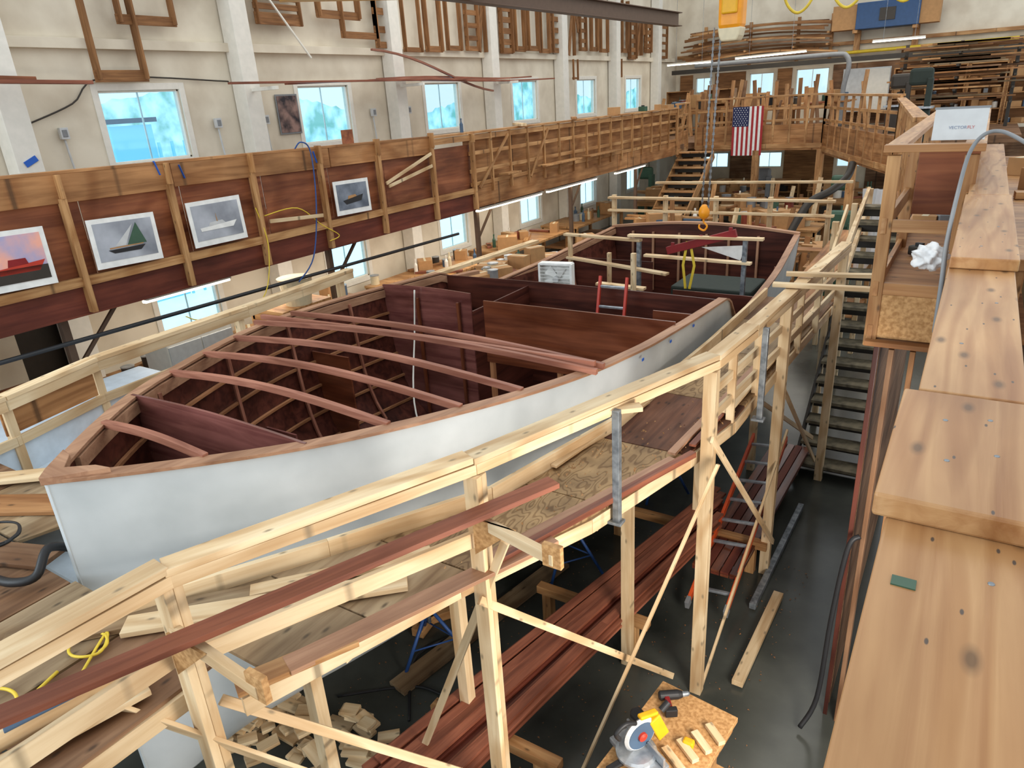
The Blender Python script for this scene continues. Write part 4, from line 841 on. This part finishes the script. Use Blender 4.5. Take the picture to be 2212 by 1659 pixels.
# ---------------------------------------------------------------- floor objects
g='long mahogany planks stacked under the staging'
for i in range(24):
    c=i%6; a=.085*c-.16; l=random.uniform(-.35,.35); z=FZ+.415+.028*(i//6); tw=random.uniform(-.025,.025)
    P=[(-2.7+a+tw+(.86-a*.5)*t/6,2.0+l+4.5*t/6,z+.004*math.sin(t*1.3+i)) for t in range(7)]
    sweep('mahogany_plank',P,.076,.024,random.choice(['mahog','mahog','mahog','fascia']),label='long narrow red-brown mahogany board stacked under the staging',cat='plank',group=g)
for i in range(10):
    x=-1.72+.09*(i%5); z=FZ+.3+.03*(i//5)
    sweep('mahogany_plank',[(x+.01*t,5.6+.42*t,z) for t in range(8)],.08,.026,'bulk' if i%2 else 'fascia',label='long dark mahogany board stored below the walkway',cat='plank',group=g)
for y in(3.0,4.6,6.2): 
    e=thing('trestle','low pine trestle supporting mahogany planks','trestle',(-2.4,y,FZ),'low trestles'); x2=-1.2 if y>5 else -1.8
    board('cross_beam',(-2.9,y,FZ+.34),(x2,y,FZ+.34),.09,.08,'pine_old',e)
    for x in(-2.8,x2-.15): board('leg',(x,y,FZ),(x,y,FZ+.3),.09,.09,'pine_old',e)
for i in range(64):
    x=random.uniform(-4.25,-3.05);y=random.uniform(2.25,2.75)+.25*(x+3.5);a=random.uniform(.5,1.5);l=random.uniform(.3,.55);z=FZ+.03+random.random()*.22
    board('wood_offcut',(x,y,z),(x-l*math.cos(a)*.6,y-l*math.sin(a)*.5+.12,z+random.uniform(-.02,.05)),.1,.03,'pine',label='pale pine offcut in a scrap pile on the floor',cat='wood offcut',group='scrap pile of pine offcuts')
for i in range(8):
    x=random.uniform(-4.0,-3.7);y=random.uniform(3.7,4.3);a=random.uniform(0,3);l=random.uniform(.2,.4)
    board('wood_offcut',(x,y,FZ+.05),(x-l*math.cos(a),y+l*math.sin(a),FZ+.05),.12,.09,'pine_old',label='short timber block on the concrete floor',cat='wood offcut',group='timber blocks on the floor')
plank((-3.5,3.2,FZ+.03),(-3.1,5.4,FZ+.03),.2,.04,'deckg','grey plank lying on the concrete floor')
plank((-1.03,4.6,FZ+.05),(-1.0,5.9,FZ+.05),.09,.05,'pine','pale board lying on the dark floor')
plank((-1.17,5.6,FZ+.05),(-1.14,7.6,FZ+.05),.06,.06,'steel','steel channel lying on the dark floor')
V=[];Fs=[]
for i in range(900):
    x=random.uniform(-3.9,-.8);y=random.uniform(2.4,6.5); a=random.random()*6.28;r=random.uniform(.006,.02);n=len(V);z=FZ+.004
    V+=[(x,y,z),(x+r*math.cos(a),y+r*math.sin(a),z+.004),(x+r*1.2*math.cos(a+.8),y+r*1.2*math.sin(a+.8),z+.006)];Fs.append((n,n+1,n+2))
mesh('sawdust',V,Fs,'kraft',label='sawdust and small chips scattered on the concrete',cat='sawdust',kind='stuff')
def stand(x,y,h):
    e=thing('jack_stand','blue steel tripod boat stand under the hull','boat stand',(x,y,FZ),'tripod boat stands')
    for k in range(3):
        a=k*2.09+.4; tube('leg',[(x+.04*math.cos(a),y+.04*math.sin(a),FZ+h*.8),(x+.34*math.cos(a),y+.34*math.sin(a),FZ+.02)],.016,'blue',e)
        a2=a+2.09; tube('tie',[(x+.23*math.cos(a),y+.23*math.sin(a),FZ+h*.33),(x+.23*math.cos(a2),y+.23*math.sin(a2),FZ+h*.33)],.008,'blue',e)
    tube('screw',[(x,y,FZ+h*.6),(x,y,FZ+h)],.018,'steel',e); box('pad',(x,y,FZ+h),(.18,.18,.04),'pine_old',e)
stand(-2.95,5.3,.75);stand(-2.7,7.2,.8);stand(-3.5,3.7,.6)
ladder((-1.5,5.3,FZ+.18),(-1.55,7.6,FZ+.85),(1,0,.1),.36,8,'lorange','orange fiberglass extension ladder leaning below the walkway',.08,True)
sb_=thing('saw_bench','rough particle board bench carrying a mitre saw','workbench',(-1.15,3.0,FZ)); box('worktop',(-1.12,2.95,-3.82),(.54,1.3,.04),'osb',sb_,rz=-.12); box('worktop_edge',(-1.12,2.95,-3.88),(.5,1.26,.08),'pine_old',sb_,rz=-.12)
for x,y in((-1.3,2.45),(-.95,2.45),(-1.3,3.45),(-.92,3.45)): board('leg',(x,y,FZ),(x,y,-3.92),.09,.09,'pine_old',sb_)
box('lower_shelf',(-1.12,2.95,-4.25),(.5,1.2,.03),'osb',sb_,rz=-.12)
for sx in(-1,1): board('side_board',(-1.12+sx*.24,2.35,-4.0),(-1.12+sx*.24,3.5,-4.0),.02,.2,'pine_old',sb_)
ms=thing('mitre_saw','yellow and silver compound mitre saw with round blade guard','mitre saw',(-1.22,2.98,-3.8),rz=-.5)
B=wm(ms)@Matrix.Scale(.85,4)
def lb(name,c,s,mat,rot=0,bev=.004): mesh(name,bv(*s),BF,mat,B@T(*c)@RX(rot),ms,bev=bev)
lb('saw_base',(0,0,.03),(.42,.22,.05),'alu',bev=.01); lathe('turntable',[(.15,0),(.15,.02),(.13,.03)],'alu',B@T(0,-.02,.055),ms)
lb('fence',(-.12,.06,.1),(.18,.02,.08),'alu'); lb('fence',(.12,.06,.1),(.18,.02,.08),'alu'); lb('mitre_arm',(0,-.2,.04),(.05,.16,.03),'black',bev=.008)
lathe('blade',[(.02,-.002),(.125,-.002),(.125,.002),(.02,.002)],'steel',B@T(0,0,.2)@RY(math.pi/2),ms,n=36)
lathe('blade_guard',[(.03,-.02),(.12,-.02),(.138,0),(.12,.02),(.03,.02)],'lgrey',B@T(0,.01,.215)@RY(math.pi/2),ms,n=28)
lathe('blade_guard_rim',[(.1,-.024),(.112,-.024),(.112,.024),(.1,.024)],'mblue',B@T(0,.01,.215)@RY(math.pi/2),ms,n=28)
lathe('arbor_cap',[(.035,0),(.035,.02),(.018,.03)],'red',B@T(.022,.01,.215)@RY(math.pi/2),ms)
lathe('motor',[(.04,0),(.05,.02),(.05,.11),(.035,.13)],'black',B@T(-.03,.08,.25)@RY(-math.pi/2),ms); lb('saw_arm',(0,.17,.2),(.06,.1,.24),'yellow',.4,.01); lb('top_cover',(0,.08,.36),(.05,.16,.03),'yellow',-.2,.01)
tube('handle',[B@Vector((0,-.03,.34)),B@Vector((0,-.12,.38)),B@Vector((0,-.2,.34)),B@Vector((0,-.17,.27))],.015,'black',ms)
lathe('dust_port',[(.025,0),(.025,.08)],'black',B@T(-.02,.22,.3)@RX(-1),ms)
dr=thing('cordless_drill','black and red cordless drill lying on the saw bench','drill',(-1.2,3.5,-3.76),rz=.6); B=wm(dr)
lathe('drill_body',[(.02,-.09),(.032,-.08),(.032,.04),(.022,.07)],'black',B@RY(math.pi/2),dr); lathe('chuck',[(.02,0),(.016,.04),(.008,.05)],'steel',B@T(.07,0,0)@RY(math.pi/2),dr)
lbox('handle',(-.04,-.07,0),(.035,.12,.035),'dred',dr,bev=.008); lbox('battery',(-.04,-.14,0),(.08,.04,.06),'black',dr,bev=.006)
for i in range(4): board('wood_offcut',(-1.1+.06*i,3.1+.1*i,-3.78),(-.95+.05*i,3.0+.1*i,-3.78),.05,.03,'pine',label='small pine offcut on the saw bench',cat='wood offcut',group='offcuts on the saw bench')
box('tape_measure',(-.98,3.2,-3.775),(.07,.05,.05),'yellow',label='yellow tape measure on the saw bench',cat='tape measure',bev=.012)
def loop(c,r,n,z):
    return [(c[0]+r*math.cos(k*.7)*(1+.1*math.sin(k)),c[1]+r*.8*math.sin(k*.7),z+.004*(k%3)) for k in range(n)]
tube('black_hose',[(-4.75,.9,-2.34),(-4.45,1.1,-2.33),(-4.2,1.16,-2.32),(-4.1,1.25,-2.3),(-4.14,1.36,-2.2),(-4.2,1.5,-2.3)],.026,'black',label='thick black hose curled around the bow',cat='hose')
tube('black_cable',loop((-4.9,1.35),.18,20,-2.34),.008,'black',label='thin black cable coiled on the bow platform',cat='cable')
tube('power_extension',loop((-3.35,1.12),.1,12,-2.36)+[(-3.1,.9,-2.36),(-3.0,.85,-2.3),(-3.3,.6,-2.36)],.007,'ycord',label='yellow extension lead coiled on the bow platform',cat='extension lead')
tube('air_hose',[(-3.3,.95,-2.36)]+loop((-3.35,.65),.16,9,-2.36),.008,'ycord',label='yellow air hose looped on the bow platform',cat='hose')
tube('black_cable',[(-3.9,2.9,FZ+.02),(-3.4,3.3,FZ+.02),(-3.0,3.4,FZ+.02),(-2.9,3.9,FZ+.02),(-3.3,4.1,FZ+.02),(-3.6,3.6,FZ+.02),(-3.2,3.0,FZ+.02)],.012,'black',label='black cable snaking over the concrete floor',cat='cable')
tube('white_cable',[(-5.4,6.18,-2.0),(-5.42,6.12,-2.5),(-5.0,5.5,-3.1),(-4.6,5.2,-3.6),(-4.5,5.0,-3.72)],.01,'whitep',label='white cable hanging down inside the hull',cat='cable')
box('power_sander',(-4.2,4.7,-3.68),(.25,.12,.12),'red',label='red sander lying on the cabin floor',cat='sander',bev=.03)
# ---------------------------------------------------------------- light
w=bpy.data.worlds.new('w');S.world=w;w.use_nodes=True;bg=w.node_tree.nodes['Background'];bg.inputs[0].default_value=(.9,.96,1,1);bg.inputs[1].default_value=1.15
def area(name,loc,target,sx,sy,e,col):
    l=bpy.data.lights.new(name,'AREA');l.shape='RECTANGLE';l.size=sx;l.size_y=sy;l.energy=e;l.color=col
    o=bpy.data.objects.new(name,l);C.objects.link(o);o.location=loc;o.rotation_euler=(Vector(target)-Vector(loc)).to_track_quat('-Z','Y').to_euler();return o
area('bay_door_light',(-8,-5,1),(-5,4,-2),7,5,520,(.8,.92,1))
area('overhead_fill',(-6,14,6),(-5,14,0),6,16,520,(1,.93,.82))  # unseen area light, added for soft light from above
area('end_light',(-5,27,2.5),(-5,27,-2),9,3,130,(1,.88,.7))
area('under_gallery_light',(-9.5,12,-2.0),(-9.5,12,-4),1,14,260,(1,.92,.8))
area('under_walkway_fill',(.9,2.2,-2.4),(-2.6,4.2,-4.4),1.2,1.2,150,(1,.92,.82))  # fill lamp added out of frame to brighten the floor below the staging
S.view_settings.view_transform='Standard'
S.view_settings.exposure=.08
print('objects',len(bpy.data.objects))
